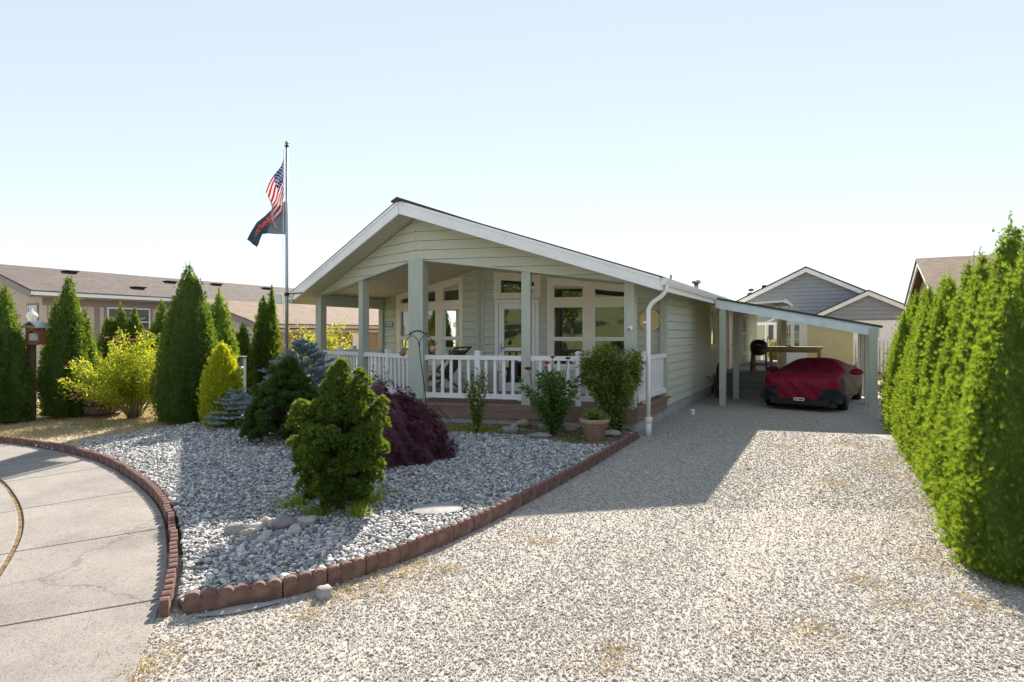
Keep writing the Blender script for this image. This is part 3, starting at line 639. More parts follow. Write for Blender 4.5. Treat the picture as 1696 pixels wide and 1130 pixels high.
# deck, skirt boards, block foundation
edge = .12
def dk(o): return [P(-HW-o*.5, TC-.02), P(0, -o*1.06), P(HW+o*.5, TC-.02), P(HW+o*.5, TC+REC+.05), P(0, REC+.1), P(-HW-o*.5, TC+REC+.05)]
obj('deck', slab(dk(edge+.03), DECK-.04, DECK), M['deck'], house)
for fr in (FR, FL):
    for z0, z1, dd in ((.345, .418, .0), (.20, .34, -.004)): obj('skirt_board', wbox(fr, .0, LEN+.05, z0, z1, edge-.05+dd, edge-.01+dd), M['deck'], house)
for fr in (SR, SLf):
    for z0, z1, dd in ((.345, .418, .0), (.20, .34, -.004)): obj('skirt_board', wbox(fr, TC-.03, TC+REC-.16, z0, z1, .01+dd, .045+dd), M['deck'], house)
fd = obj('foundation', slab([P(-HW+.06, TC+.06), P(0, .03), P(HW-.06, TC+.06), P(HW-.06, BACK-.05), P(-HW+.06, BACK-.05)], -.05, .24), M['block'], house)
bm_ = {}
def blocks(fr, a0, a1, d0, d1, z0, z1, L=.42):
    a = a0
    while a < a1-.05:
        b = min(a+L, a1); obj('foundation_block', wbox(fr, a+.004, b-.004, z0, z1+rnd.uniform(-.004, .004), d0, d1+rnd.uniform(-.004, .004)), M['block'], fd, bevel=.005); a = b
blocks(FR, 0, LEN+.03, -.1, .05, -.04, .198); blocks(FL, 0, LEN, -.1, .05, -.04, .198)
blocks(SR, TC, 12, -.1, .0, -.04, .247)
# railings
def railing(fr, a0, a1, d=-.085, newels=(), gap=.15, z0=DECK):
    zt = z0+.94; t = .045
    mb = MB().add(wbox(fr, a0, a1, zt-.085, zt, d-t, d+t)).add(wbox(fr, a0, a1, z0+.095, z0+.19, d-t+.004, d+t-.004))
    for e in (a0, a1):
        k = .07 if e == a0 else -.07
        mb.add(wbox(fr, min(e, e+k), max(e, e+k), zt-.10, zt+.008, d-t-.012, d+t+.012)).add(wbox(fr, min(e, e+k), max(e, e+k), z0+.08, z0+.20, d-t-.012, d+t+.012))
    r = obj('railing', mb.vf, M['vinyl'], house)
    n = max(2, round((a1-a0)/gap)); b = .028
    for i in range(1, n):
        a = a0+(a1-a0)*i/n
        if any(abs(a-q) < .07 for q in newels): continue
        obj('baluster', wbox(fr, a-b, a+b, z0+.18, zt-.08, d-b*.7, d+b*.7), M['vinyl'], r)
    for q in newels:
        nw = obj('newel', wbox(fr, q-.052, q+.052, z0, zt+.06, d-.056, d+.056), M['vinyl'], r, bevel=.004)
        obj('newel_cap', prism(fr, [(q-.065, zt+.055), (q+.065, zt+.055), (q+.055, zt+.085), (q, zt+.10), (q-.055, zt+.085)], d-.066, d+.066), M['vinyl'], r)
m_ = LEN*.522; ml = LEN*.507
railing(FR, .16, m_-.09, newels=(1.25,), gap=.185); railing(FR, m_+.09, LEN-.17, newels=(m_+1.0,), gap=.185)
railing(FL, .12, ml-.09, newels=(1.15,), gap=.15); railing(FL, ml+.09, LEN-.18, newels=(ml+1.1,), gap=.15)
railing(SR, TC+.16, TC+REC-.2, d=-.02, newels=(TC+.75,), gap=.15); railing(SLf, TC+.14, TC+REC-.04, d=-.06, newels=(TC+1.2,), gap=.15)
# house number
ns = thing('number_sign', 'blue house number plate with white digits 878 on porch wall', 'sign', WL.p(3.86, 2.08, .03))
def text_mesh(txt, size, origin, ex, n, mat, parent, name='digits', ext=.002, align='CENTER'):
    cu = bpy.data.curves.new(name, 'FONT'); cu.body = txt; cu.size = size; cu.align_x = align; cu.align_y = 'CENTER'; cu.extrude = ext
    tmp = bpy.data.objects.new('tmp_text', cu); COL.objects.link(tmp)
    dg = bpy.context.evaluated_depsgraph_get(); me = bpy.data.meshes.new_from_object(tmp.evaluated_get(dg)); COL.objects.unlink(tmp); bpy.data.objects.remove(tmp)
    me.name = name; me.materials.clear(); me.materials.append(mat)
    ex = Vector(ex).normalized(); n = Vector(n).normalized(); b = base_of(parent)
    for v in me.vertices: c = v.co.copy(); v.co = Vector(origin) - b + ex*c.x + UP*c.y + n*c.z
    return link(name, me, parent)
obj('plate', wbox(WL, 3.86-.185, 3.86+.185, 2.08-.085, 2.08+.085, .014, .028), M['sky_blue_sign'], ns, bevel=.004)
text_mesh('878', .17, WL.p(3.86, 2.08, .030), -WL.e, WL.n, M['sign_white'], ns)
M['straw_plate'] = pbr('woven_straw', (.80, .64, .34), .7, .1, 30, bs=.5, bscale=40)
wd = thing('wall_basket', 'round woven straw tray hung on the porch wall beside window', 'wall decor', WR.p(3.90, 2.12, .02))
mbs = MB()
for i in range(6): mbs.add(tube([WR.p(3.90+(.03+.038*i)*math.cos(g), 2.12+(.03+.038*i)*math.sin(g), .045+.006*i) for g in [2*math.pi*k/28 for k in range(29)]], .021, 6, False))
obj('coils', mbs.vf, M['straw_plate'], wd, smooth=True)
obj('backing', lathe([(.0, -.005), (.235, .02), (.235, .03), (0, .012)], WR.p(3.90, 2.12, .02), 28, WR.n), M['straw_plate'], wd)
cm = thing('door_camera', 'small round white security camera on the corner porch column', 'camera', P(HW-.09, TC-.065, 1.93))
obj('mount', lathe([(.05, 0), (.05, .012), (.02, .02)], P(HW-.06, TC-.055, 1.93), 14, -ED), M['vinyl'], cm, smooth=True)
obj('lens_body', lathe([(.0, 0), (.036, .01), (.04, .05), (.03, .08), (0, .085)], P(HW-.06, TC-.075, 1.93), 14, (-ED-UP*.2)), M['vinyl'], cm, smooth=True)
obj('lens', lathe([(.02, .08), (.018, .092), (0, .094)], P(HW-.06, TC-.075, 1.93), 12, (-ED-UP*.2)), M['dark'], cm, smooth=True)
cap = thing('cleanout_cap', 'short white drain cap standing in gravel by the side wall', 'pipe', G(1147, 687))
obj('pipe', lathe([(.05, -.02), (.05, .075)], G(1147, 687), 14), M['vinyl'], cap, smooth=True); obj('cap', lathe([(.058, .07), (.058, .105), (.03, .11), (.028, .13), (.01, .131)], G(1147, 687), 14), M['vinyl'], cap, smooth=True)
# ------------------------------------------------------------------ carport, side deck, shed
cp = thing('carport', 'lean-to carport with pale beam and sage posts beside house', 'carport', P(6.5, 6.2))
M['beam'] = pbr('pale_beam_paint', (.74, .81, .86), .6, .08, 7, (1, 1, 1), .25, 40, dirt=(.3, .32, .32), dirt_amt=.3)
CB = Fr(P(0, 6.12), ER, -ED)
czt = lambda s: 2.70-.207*(s-4.7)
obj('beam', prism(CB, [(4.70, czt(4.7)-.225), (8.22, czt(8.22)-.225), (8.22, czt(8.22)), (4.70, czt(4.7))], -.05, 0), M['beam'], cp, bevel=.004)
zz = [czt(4.62), czt(8.28), czt(8.28), czt(4.62)]
with_uv(obj('roof', slab([P(4.62, 6.08), P(8.28, 6.08), P(8.28, 12.6), P(4.62, 12.6)], [z+.002 for z in zz], [z+.045 for z in zz]), M['shingle_dark'], cp), ED, ER)
obj('roof_deck', slab([P(4.72, 6.18), P(8.2, 6.18), P(8.2, 12.5), P(4.72, 12.5)], [czt(4.72)-.035, czt(8.3)-.035, czt(8.3)-.035, czt(4.72)-.035], [czt(4.72)-.003, czt(8.3)-.003, czt(8.3)-.003, czt(4.72)-.003]), M['wood_grey'], cp)
for s in (4.88, 6.0, 7.1, 8.05): obj('rafter', slab([P(s-.025, 6.18), P(s+.025, 6.18), P(s+.025, 12.4), P(s-.025, 12.4)], czt(s)-.16, czt(s)-.05), M['wood_grey'], cp)
for s, t, w in ((4.87, 6.2, .15), (8.10, 6.12, .165), (4.95, 8.0, .15), (8.12, 8.37, .165), (8.12, 10.6, .165), (5.9, 12.4, .15), (8.12, 12.4, .165)):
    obj('post', obox(P(s, t), ER, ED, w, w, -.05, czt(s)-.04 if t < 6.3 else czt(s)-.06), M['sage_trim'] if s < 6 else M['sage_trim'], cp, bevel=.006)
M['deck_grey'] = pbr('grey_deck_paint', (.23, .25, .24), .7, .15, 6, (1, 1, 6), .3, 60)
sdk = thing('side_deck', 'grey side deck with steps rising to the house side door', 'deck', P(5.0, 9))
SD = Fr(P(4.14, 0), ED, ER)
obj('deck_top', slab([P(4.16, 9.2), P(5.55, 9.2), P(5.55, 20), P(4.16, 20)], .52, .56), M['deck_grey'], sdk)
for i, (z0, z1) in enumerate(((.36, .515), (.19, .35), (.02, .18))): obj('riser_board', obox(P(4.86, 9.23), ER, ED, 1.38, .03, z0, z1), M['deck_grey'], sdk)
obj('step', obox(P(4.86, 9.0), ER, ED, 1.3, .32, .16, .2), M['deck_grey'], sdk); obj('step_riser', obox(P(4.86, 8.87), ER, ED, 1.28, .03, -.02, .155), M['deck_grey'], sdk)
obj('deck_side', slab([P(5.52, 9.26), P(5.55, 9.26), P(5.55, 20), P(5.52, 20)], 0, .515), M['deck_grey'], sdk)
tag(obj('doormat', obox(P(4.6, 9.6), ER, ED, .6, .45, .56, .575), pbr('rust_mat', (.22, .10, .06), .95, .3, 40, bs=.8), base=P(4.6, 9.6, .56)), 'small rust-brown doormat at the top of side steps', 'doormat')
# bar counter on posts and the barbecue
ctr = thing('bar_counter', 'wooden bar counter on posts behind the covered car', 'counter', P(6.2, 11.6))
CW = Fr(P(0, 11.7), ER, -ED)
M['tan_wood'] = pbr('tan_wood', (.30, .245, .15), .7, .2, 8, (1, 1, 1), .3, 50)
obj('countertop', wbox(CW, 4.95, 7.05, 1.32, 1.39, -.35, .1), M['tan_wood'], ctr); obj('apron', wbox(CW, 5.0, 7.0, 1.20, 1.315, .03, .07), M['tan_wood'], ctr)
for s in (5.02, 5.55, 6.95): obj('post', wbox(CW, s-.05, s+.05, 0, 1.19, -.05, .05), M['tan_wood'], ctr)
obj('lower_shelf', wbox(CW, 5.08, 5.5, .78, .83, -.3, .04), M['tan_wood'], ctr)
bq = thing('barbecue', 'black kettle-lidded barbecue standing at the counter end', 'barbecue', P(5.22, 11.2, 0))
bc = P(5.22, 11.2)
obj('lid', lathe([(.27, 1.36), (.27, 1.42), (.24, 1.52), (.16, 1.60), (.0, 1.63)], bc, 20), M['dark'], bq, smooth=True)
obj('firebox', lathe([(.10, 1.10), (.24, 1.18), (.27, 1.34), (.26, 1.35)], bc, 20), M['dark'], bq, smooth=True)
for k in (-1, 1):
    for j in (-1, 1): obj('leg', tube([bc+ER*.2*k+ED*.12*j+UP*1.2, bc+ER*.24*k+ED*.16*j+UP*.56], .018, 6), M['dark'], bq)
obj('shelf', obox(bc, ER, ED, .5, .36, .78, .80), M['dark'], bq); obj('handle', tube([bc-ED*.27+ER*-.08+UP*1.46, bc-ED*.31+UP*1.47, bc-ED*.27+ER*.08+UP*1.46], .012, 6), M['metal_grey'], bq)
um = thing('folded_umbrella', 'black folded patio umbrella leaning between the carport posts', 'umbrella', P(4.5, 7.6, 0))
obj('folded_canopy', lathe([(.03, .05), (.10, .12), (.09, .5), (.07, .85), (.02, 1.02)], P(4.55, 7.6, 0), 9), M['dark'], um); obj('pole', tube([P(4.55, 7.6, 0), P(4.55, 7.6, 1.12)], .014, 6), M['metal_grey'], um)
mt = thing('wall_tap', 'dark hose tap low on the side wall by the carport', 'tap', SR.p(8.2, .55, .02))
obj('spigot', MB().add(tube([SR.p(8.2, .55, .0), SR.p(8.2, .55, .10), SR.p(8.2, .47, .13)], .016, 6)).vf, M['dark'], mt); obj('wheel_handle', lathe([(.03, 0), (.03, .01)], SR.p(8.2, .575, .09), 8), M['dark'], mt)
shed = thing('shed', 'mustard-yellow shed wall with white nine-pane door behind the carport', 'shed', P(6.8, 16))
M['mustard'] = pbr('mustard_stucco', (.72, .62, .34), .8, .07, 3, bs=.4, bscale=90)
SH = Fr(P(0, 15), ER, -ED)
obj('wall', prism(SH, [(5.5, 0), (8.0, 0), (8.0, 2.05), (5.5, 2.68)], -3, 0), M['mustard'], shed)
with_uv(obj('roof', slab([P(5.2, 14.7), P(8.3, 14.7), P(8.3, 18.3), P(5.2, 18.3)], [2.70, 1.98, 1.98, 2.70], [2.76, 2.04, 2.04, 2.76]), M['shingle_dark'], shed), ER, ED)
dr = obj('door', wbox(SH, 5.52, 6.52, .2, 2.32, .002, .03), M['cream_trim'], shed)
lf = [(5.72+.185*i, 5.72+.185*i+.165, 1.30+.29*j, 1.30+.29*j+.265, 0) for i in range(3) for j in range(3)]
mb = MB()
for p in poly_minus([(5.66, .22), (6.34, .22), (6.34, 2.24), (5.66, 2.24)], lf): mb.add(prism(SH, p, .03, .06))
obj('door_leaf', mb.vf, M['frame_white'], dr)
for a0, a1, z0, c, m in lf: obj('pane', ([SH.p(a, z, .04) for a, z in ((a0, z0), (a1, z0), (a1, c), (a0, c))], [[0, 1, 2, 3]]), M['glass'], dr)
obj('doorknob', lathe([(.02, 0), (.035, .03), (.03, .06), (0, .07)], SH.p(6.43, 1.3, .03), 10, -ED), M['metal_grey'], dr)
pr = thing('patio_cover', 'white flat patio cover edge rising behind the carport roof', 'awning', P(5, 16))
obj('roof_panel', slab([P(4.3, 14.8), P(5.75, 14.8), P(5.75, 19), P(4.3, 19)], [2.92, 3.0, 3.0, 2.92], [3.0, 3.08, 3.08, 3.0]), M['frame_white'], pr)
obj('edge_gutter', slab([P(5.75, 14.75), P(5.83, 14.75), P(5.83, 19), P(5.75, 19)], 2.96, 3.1), M['vinyl'], pr)
obj('post', obox(P(5.6, 14.95), ER, ED, .1, .1, 0, 2.97), M['tan_wood'], pr)
# ------------------------------------------------------------------ covered car
M['crimson'] = None
def cloth(name, col, sc=1.0):
    m, n, l, b = new_mat(name); co = coords(n, l)
    b.inputs['Base Color'].default_value = (*col, 1); b.inputs['Roughness'].default_value = .6; b.inputs['Specular IOR Level'].default_value = .25
    w = n.new('ShaderNodeTexWave'); w.inputs['Scale'].default_value = 1.1; w.inputs['Distortion'].default_value = 5; w.inputs['Detail'].default_value = 3; w.inputs['Detail Scale'].default_value = 1.6
    mp = n.new('ShaderNodeMapping'); mp.inputs['Rotation'].default_value = (.4, .7, .5); l.new(co, mp.inputs['Vector']); l.new(mp.outputs[0], w.inputs['Vector'])
    t = noise(n, l, co, 7, 5, .6); a = n.new('ShaderNodeMath'); a.operation = 'MULTIPLY_ADD'; a.inputs[1].default_value = .8; l.new(w.outputs['Fac'], a.inputs[0]); l.new(t.outputs['Fac'], a.inputs[2])
    bump(n, l, b, a.outputs[0], .75*sc, .045); return m
M['crimson'] = cloth('crimson_cover', (.22, .006, .030)); M['taupe'] = cloth('taupe_cover', (.10, .085, .07)); M['navy'] = cloth('navy_cover', (.018, .024, .034))
car = thing('covered_car', 'low sports car under a crimson and grey fitted cover', 'car', P(6.62, 8))
YAW = math.radians(8)
def CP(s, t, z=0.0):
    a, b_ = s-6.6, t-5.95
    return P(6.58+a*math.cos(YAW)+b_*math.sin(YAW), 5.95+b_*math.cos(YAW)-a*math.sin(YAW), z)
CS = ER*math.cos(YAW)-ED*math.sin(YAW); CF = ED*math.cos(YAW)+ER*math.sin(YAW)
def car_cover():
    st = [(0.0, .60, .66, .60, .30), (.10, .76, .79, .64, .22), (.28, .85, .845, .68, .19), (.60, .90, .865, .71, .18), (1.0, .91, .885, .72, .18), (1.38, .91, .90, .70, .2), (1.75, .90, 1.02, .60, .2),
          (2.15, .89, 1.14, .50, .2), (2.6, .89, 1.17, .48, .2), (3.1, .90, 1.12, .48, .2), (3.6, .91, 1.02, .56, .2), (4.05, .90, .96, .66, .22), (4.35, .82, .92, .62, .26), (4.45, .66, .84, .55, .35)]
    v, f, mi = [], [], []; N = 17; rg = np.random.default_rng(5)
    for i, (x, w, zt, rw, zb) in enumerate(st):
        belt = min(.80, zt-.06)
        half = [(w*.96, zb), (w*1.0, zb+.14), (w*1.01, zb+.32), (w*.985, (zb+.32+belt)/2), (w*.955, belt), ((w*.93+rw)/2+.02, (belt+zt)/2+.01), (rw, zt-.03), (rw*.6, zt+.004), (0, zt+.02)]
        ring = [(-a, b) for a, b in half[:-1]] + [(0, half[-1][1])] + [(a, b) for a, b in half[:-1][::-1]]
        for k, (a, b) in enumerate(ring):
            j = .012 if 0 < i < len(st)-1 else .004
            v.append(CP(6.62+a+rg.normal(0, j), 5.95+x+rg.normal(0, j*.6), b+rg.normal(0, j*.7)))
    for i in range(len(st)-1):
        for k in range(N-1):
            f.append([i*N+k, i*N+k+1, (i+1)*N+k+1, (i+1)*N+k])
            top = 5 <= k <= 10
            if i < 2: c = 0 if 2 <= k <= 13 else 2
            elif i == 2: c = 0 if 4 <= k <= 11 else 2
            elif top or (k in (4, 11) and i < 4): c = 0
            else: c = 1
            mi.append(c)
    f.append(list(range(N))[::-1]); mi.append(0); f.append([(len(st)-1)*N+k for k in range(N)]); mi.append(1)
    return v, f, mi
v, f, mi = car_cover()
b = base_of(car); me = mesh_from('cover', [q-b for q in v], f, M['crimson'], True); me.materials.append(M['taupe']); me.materials.append(M['navy'])
for p, c in zip(me.polygons, mi): p.material_index = c
cv = link('cover', me, car); md = cv.modifiers.new('subsurf', 'SUBSURF'); md.levels = md.render_levels = 2
for k in (-1, 1):
    mm = rock(CP(6.62+k*.98, 7.85, .86), .15, .085, .085, 5+k, -RA, 2, .1); obj('mirror_pocket', mm, M['crimson'], cv, smooth=True)
M['tyre'] = pbr('tyre_rubber', (.018, .018, .018), .8, .1, 9, bs=.2); M['alloy'] = pbr('alloy', (.55, .55, .55), .3, .05, 9, bs=0, metal=.9)
for t in (6.85, 9.6):
    for k in (-1, 1):
        c = CP(6.62+k*.80, t, .315); ax = CS*k
        w = obj('wheel', lathe([(.21, -.1), (.30, -.1), (.318, -.07), (.318, .07), (.30, .1), (.22, .1)], c, 28, ax), M['tyre'], car, smooth=True)
        obj('rim', lathe([(.225, .04), (.225, .1), (.205, .1), (.19, .05)], c, 24, ax), M['alloy'], w, smooth=True)
        mb = MB().add(lathe([(.0, .05), (.05, .06), (.05, .08), (0, .085)], c, 12, ax))
        for j in range(5):
            g = 2*math.pi*j/5+.3; dv = CF*math.cos(g)+UP*math.sin(g); tv = CF*-math.sin(g)+UP*math.cos(g)
            mb.add(([c+ax*.075+dv*.03+tv*.022, c+ax*.075+dv*.03-tv*.022, c+ax*.085+dv*.21-tv*.03, c+ax*.085+dv*.21+tv*.03, c+ax*.045+dv*.03+tv*.022, c+ax*.045+dv*.03-tv*.022, c+ax*.055+dv*.21-tv*.03, c+ax*.055+dv*.21+tv*.03], [[0, 1, 2, 3], [7, 6, 5, 4], [0, 4, 5, 1], [1, 5, 6, 2], [2, 6, 7, 3], [3, 7, 4, 0]]))
        obj('spokes', mb.vf, M['alloy'], w)
NB = Fr(CP(0, 5.95), CS, -CF)
obj('chin', wbox(NB, 5.98, 7.26, .14, .32, -.35, -.03), M['dark'], car, bevel=.03)
npz = obj('plate', wbox(NB, 6.52, 6.74, .25, .32, -.02, .012), M['frame_white'], car)
obj('plate_print', MB().add(wbox(NB, 6.54, 6.60, .27, .30, .012, .014)).add(wbox(NB, 6.62, 6.72, .268, .302, .012, .014)).vf, M['dark'], npz)
# ------------------------------------------------------------------ plants
def fan(nf=5, spread=.95, wid=.17, droop=.18, lens=None):
    """flat spray of narrow kite-shaped leaflets; local y = along, z = facing"""
    v, f = [], []
    for i in range(nf):
        g = spread*(2*i/(nf-1)-1) if nf > 1 else 0; L = 1-.42*(abs(2*i/(nf-1)-1) if nf > 1 else 0)**1.5
        dx, dy = math.sin(g), math.cos(g); px, py = dy, -dx; b = len(v)
        v += [(dx*L*.12+px*wid*.6, dy*L*.12+py*wid*.6, .03), (dx*L, dy*L, -droop*L), (dx*L*.12-px*wid*.6, dy*L*.12-py*wid*.6, .03)]
        f.append([b, b+1, b+2])
    return np.array(v, float), f
def leaf(w=.5, fold=.12, droop=.2):
    return np.array([(0, 0, 0), (w/2, .45, fold), (0, 1, -droop), (-w/2, .45, fold), (0, .5, 0)], float), [[0, 1, 4], [1, 2, 4], [2, 3, 4], [3, 0, 4]]
def needle(): return fan(3, .5, .14, .05)
def unit(a): return a/np.maximum(np.linalg.norm(a, axis=1, keepdims=True), 1e-9)
def spray_mesh(name, tmpl, pos, ydir, zdir, size, tint, mat, core=None):
    """one mesh of many leaf sprays; core = extra (verts, faces, tint) in the same foliage"""
    tv, tf = tmpl; n, k = len(pos), len(tv)
    y = unit(ydir); x = unit(np.cross(y, zdir)); z = np.cross(x, y); size = np.asarray(size, float)
    if size.ndim == 1: size = np.repeat(size[:, None], 3, 1)
    V = pos[:, None, :] + tv[None, :, 0, None]*x[:, None, :]*size[:, None, 0:1] + tv[None, :, 1, None]*y[:, None, :]*size[:, None, 1:2] + tv[None, :, 2, None]*z[:, None, :]*size[:, None, 2:3]
    V = V.reshape(-1, 3); T = np.repeat(np.clip(tint, 0, 1), k)
    per = len(tf[0]); Fa = (np.array(tf)[None] + (np.arange(n)*k)[:, None, None]).reshape(-1)
    loops = Fa; counts = np.full(n*len(tf), per)
    if core is not None:
        cv_, cf, ct = core; b = len(V); V = np.vstack([V, cv_]); T = np.concatenate([T, np.full(len(cv_), ct)])
        loops = np.concatenate([loops, np.array([q+b for f_ in cf for q in f_])]); counts = np.concatenate([counts, np.array([len(f_) for f_ in cf])])
    me = bpy.data.meshes.new(name); me.vertices.add(len(V)); me.vertices.foreach_set('co', V.astype(np.float32).ravel())
    me.loops.add(len(loops)); me.loops.foreach_set('vertex_index', loops.astype(np.int32))
    me.polygons.add(len(counts)); st = np.concatenate([[0], np.cumsum(counts)[:-1]]); me.polygons.foreach_set('loop_start', st.astype(np.int32))
    me.update(calc_edges=True); a = me.attributes.new('tint', 'FLOAT', 'POINT'); a.data.foreach_set('value', T.astype(np.float32))
    me.materials.append(mat); me.validate(); return me
M['thuja'] = leaf_mat('arborvitae_leaf', (.050, .110, .016), (.19, .28, .028), .45, (.38, .50, .03))
M['thuja_dark'] = leaf_mat('dark_arborvitae_leaf', (.042, .090, .020), (.125, .195, .032), .42, (.34, .46, .03))
M['golden'] = leaf_mat('golden_cypress_leaf', (.23, .30, .015), (.55, .58, .04), .5, (.70, .70, .03))
M['hinoki'] = leaf_mat('hinoki_leaf', (.022, .066, .014), (.115, .185, .026), .38, (.36, .46, .03))
M['hinoki_dark'] = leaf_mat('dark_cypress_leaf', (.020, .058, .018), (.085, .145, .036), .35, (.26, .38, .03))
M['spruce'] = leaf_mat('blue_spruce_needle', (.17, .26, .30), (.42, .53, .58), .25)
M['spruce_pale'] = leaf_mat('pale_spruce_needle', (.27, .36, .39), (.52, .61, .64), .25)
M['maple'] = leaf_mat('red_maple_leaf', (.075, .030, .045), (.17, .060, .085), .35, (.26, .05, .06))
M['weigela'] = leaf_mat('yellow_shrub_leaf', (.22, .30, .02), (.52, .57, .05), .5, (.68, .68, .04))
M['rose_leaf'] = leaf_mat('rose_leaf', (.06, .13, .035), (.20, .30, .07), .4)
M['bush_leaf'] = leaf_mat('bush_leaf', (.11, .17, .04), (.33, .40, .085), .4)
M['oak_leaf'] = leaf_mat('tree_leaf', (.05, .09, .015), (.20, .27, .03), .4)
M['conifer_far'] = leaf_mat('far_conifer_leaf', (.015, .04, .02), (.045, .085, .035), .2)
M['grass'] = leaf_mat('grass_blade', (.12, .20, .015), (.40, .48, .04), .45); M['drygrass'] = leaf_mat('dry_grass_blade', (.36, .27, .13), (.66, .53, .28), .3)
M['stem'] = pbr('pale_stem', (.34, .28, .14), .8, .2, 20, bs=.3); M['green_stem'] = pbr('green_stem', (.07, .10, .03), .7, .3, 20, bs=.2)
M['rose_red'] = pbr('red_petal', (.33, .008, .016), .5, .3, 30, bs=.1); M['pink'] = pbr('pink_petal', (.62, .22, .27), .6, .3, 30, bs=.1); M['apricot'] = pbr('yellow_petal', (.75, .6, .25), .6, .2, 30, bs=.1)
def lump(th, zf, seed, amp):
    r = np.random.default_rng(seed); o = np.zeros_like(th)
    for k in (3, 5, 7, 11): o += np.sin(k*th + r.uniform(0, 6.28) + zf*r.uniform(-5, 5))*np.sin(zf*r.uniform(5, 16)+r.uniform(0, 6.28))/k*3
    return 1+amp*o/2
def cone_core(R, h, seed, amp, k=.80, z0=.04):
    n, m = 22, 16; v, f = [], []
    for j in range(m+1):
        zf = j/m
        for i in range(n):
            th = 2*math.pi*i/n; r = float(R(np.array([zf]))[0]*lump(np.array([th]), np.array([zf]), seed, amp)[0])*k; v.append((r*math.cos(th), r*math.sin(th), z0+zf*(h*.96-z0)))
    for j in range(m):
        for i in range(n): f.append([j*n+i, j*n+(i+1) % n, (j+1)*n+(i+1) % n, (j+1)*n+i])
    return np.array(v), f
TF = fan(6, .8, .115, .12)
def thuja_points(h, R, n, size, seed, amp=.18, leaders=5, upw=.9):
    r = np.random.default_rng(seed)
    zf = r.uniform(0, 1, n*3); w = R(zf); keep = r.uniform(0, w.max(), n*3) < w+.05*w.max(); zf = zf[keep][:n]; n = len(zf); th = r.uniform(0, 2*math.pi, n)
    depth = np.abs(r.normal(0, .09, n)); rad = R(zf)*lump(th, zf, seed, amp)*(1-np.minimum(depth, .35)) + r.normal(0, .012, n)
    rad = rad + np.where(r.uniform(size=n) < .14, r.uniform(.02, .10, n), 0)
    o = np.stack([np.cos(th), np.sin(th), np.zeros(n)], 1); pos = o*rad[:, None]; pos[:, 2] = .03+zf*h*.97
    y = o*r.uniform(.25, 1.0, n)[:, None] + np.array([0, 0, upw]) + r.normal(0, .33, (n, 3)); tang = np.stack([-np.sin(th), np.cos(th), np.zeros(n)], 1)
    z = tang*np.sign(r.normal(size=n))[:, None] + r.normal(0, .55, (n, 3)) + o*.3
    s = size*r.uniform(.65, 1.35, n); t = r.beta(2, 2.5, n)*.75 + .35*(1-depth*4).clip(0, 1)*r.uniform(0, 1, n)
    for k in range(leaders):                                     # feathery leaders above the crown
        a = r.uniform(0, 6.28); q = 34; zl = r.uniform(.74, .95) if k else .95; rr_ = R(np.array([zl]))[0]*.8*(k > 0); b = np.array([math.cos(a)*rr_, math.sin(a)*rr_, h*zl]); L = h*r.uniform(.05, .10)
        pz = b+np.stack([np.zeros(q), np.zeros(q), np.linspace(0, L, q)], 1)+r.normal(0, .008, (q, 3)); pos = np.vstack([pos, pz])
        y = np.vstack([y, r.normal(0, .35, (q, 3))+np.array([0, 0, 1.])]); z = np.vstack([z, r.normal(0, 1, (q, 3))]); s = np.concatenate([s, size*np.linspace(.95, .55, q)]); t = np.concatenate([t, r.uniform(.5, 1, q)])
    return pos, y, z, s, t
def thuja_mesh(name, h, R, n, size, mat, seed, amp=.18, leaders=5, upw=.9, subs=(), Rsub=None):
    """a main cone and side spires (x, y, height, radius) grown together"""
    rs = np.random.default_rng(seed+999); parts = [thuja_points(h, R, n, size, seed, amp, leaders, upw)]; cores = [cone_core(R, h, seed, amp)]
    for i, (x, y, hs, rr) in enumerate(subs):
        Rs = Rsub(rr); q = thuja_points(hs, Rs, int(n*.9*(hs*rr)/(h*R(np.array([.25]))[0])), size, seed+17*i+1, amp, 3, upw); o_ = np.array([x, y, 0.])
        parts.append((q[0]+o_, q[1], q[2], q[3], np.clip(q[4]+rs.uniform(-.12, .15), 0, 1))); c = cone_core(Rs, hs, seed+17*i+1, amp); cores.append((c[0]+o_, c[1]))
    V, F_ = [], []
    for c in cores: b = sum(len(v) for v in V); V.append(c[0]); F_ += [[k+b for k in f_] for f_ in c[1]]
    A = [np.concatenate([p[k] for p in parts]) for k in range(5)]
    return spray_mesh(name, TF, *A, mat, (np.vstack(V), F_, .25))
def spires(seed, n, dist, h0, h1, r0, r1):
    rs = np.random.default_rng(seed); a0 = rs.uniform(0, 6.28); o = []
    for k in range(n):
        a = a0+6.283*k/n+rs.uniform(-.35, .35); d = dist*rs.uniform(.75, 1.2); o.append((math.cos(a)*d, math.sin(a)*d, rs.uniform(h0, h1), rs.uniform(r0, r1)))
    return o
def trunk(root, h, r0, mat=None, lean=(0, 0), name='trunk'):
    pts = [Vector((lean[0]*k, lean[1]*k, -.05+h*k)) for k in (0, .15, .4, .7, 1)]
    return obj(name, tube(pts, [r0*1.25, r0, r0*.8, r0*.55, r0*.2], 8), mat or M['trunk'], root, smooth=True, local=True)
def R_cone(r, p=1.0, bulge=.22, base=.6):
    def f(z): return r*np.where(z < bulge, base+(1-base)*np.sqrt(np.clip(z/bulge, 0, 1)), np.clip(1-((z-bulge)/(1-bulge))**p, 0, 1)**.85+.015)
    return f
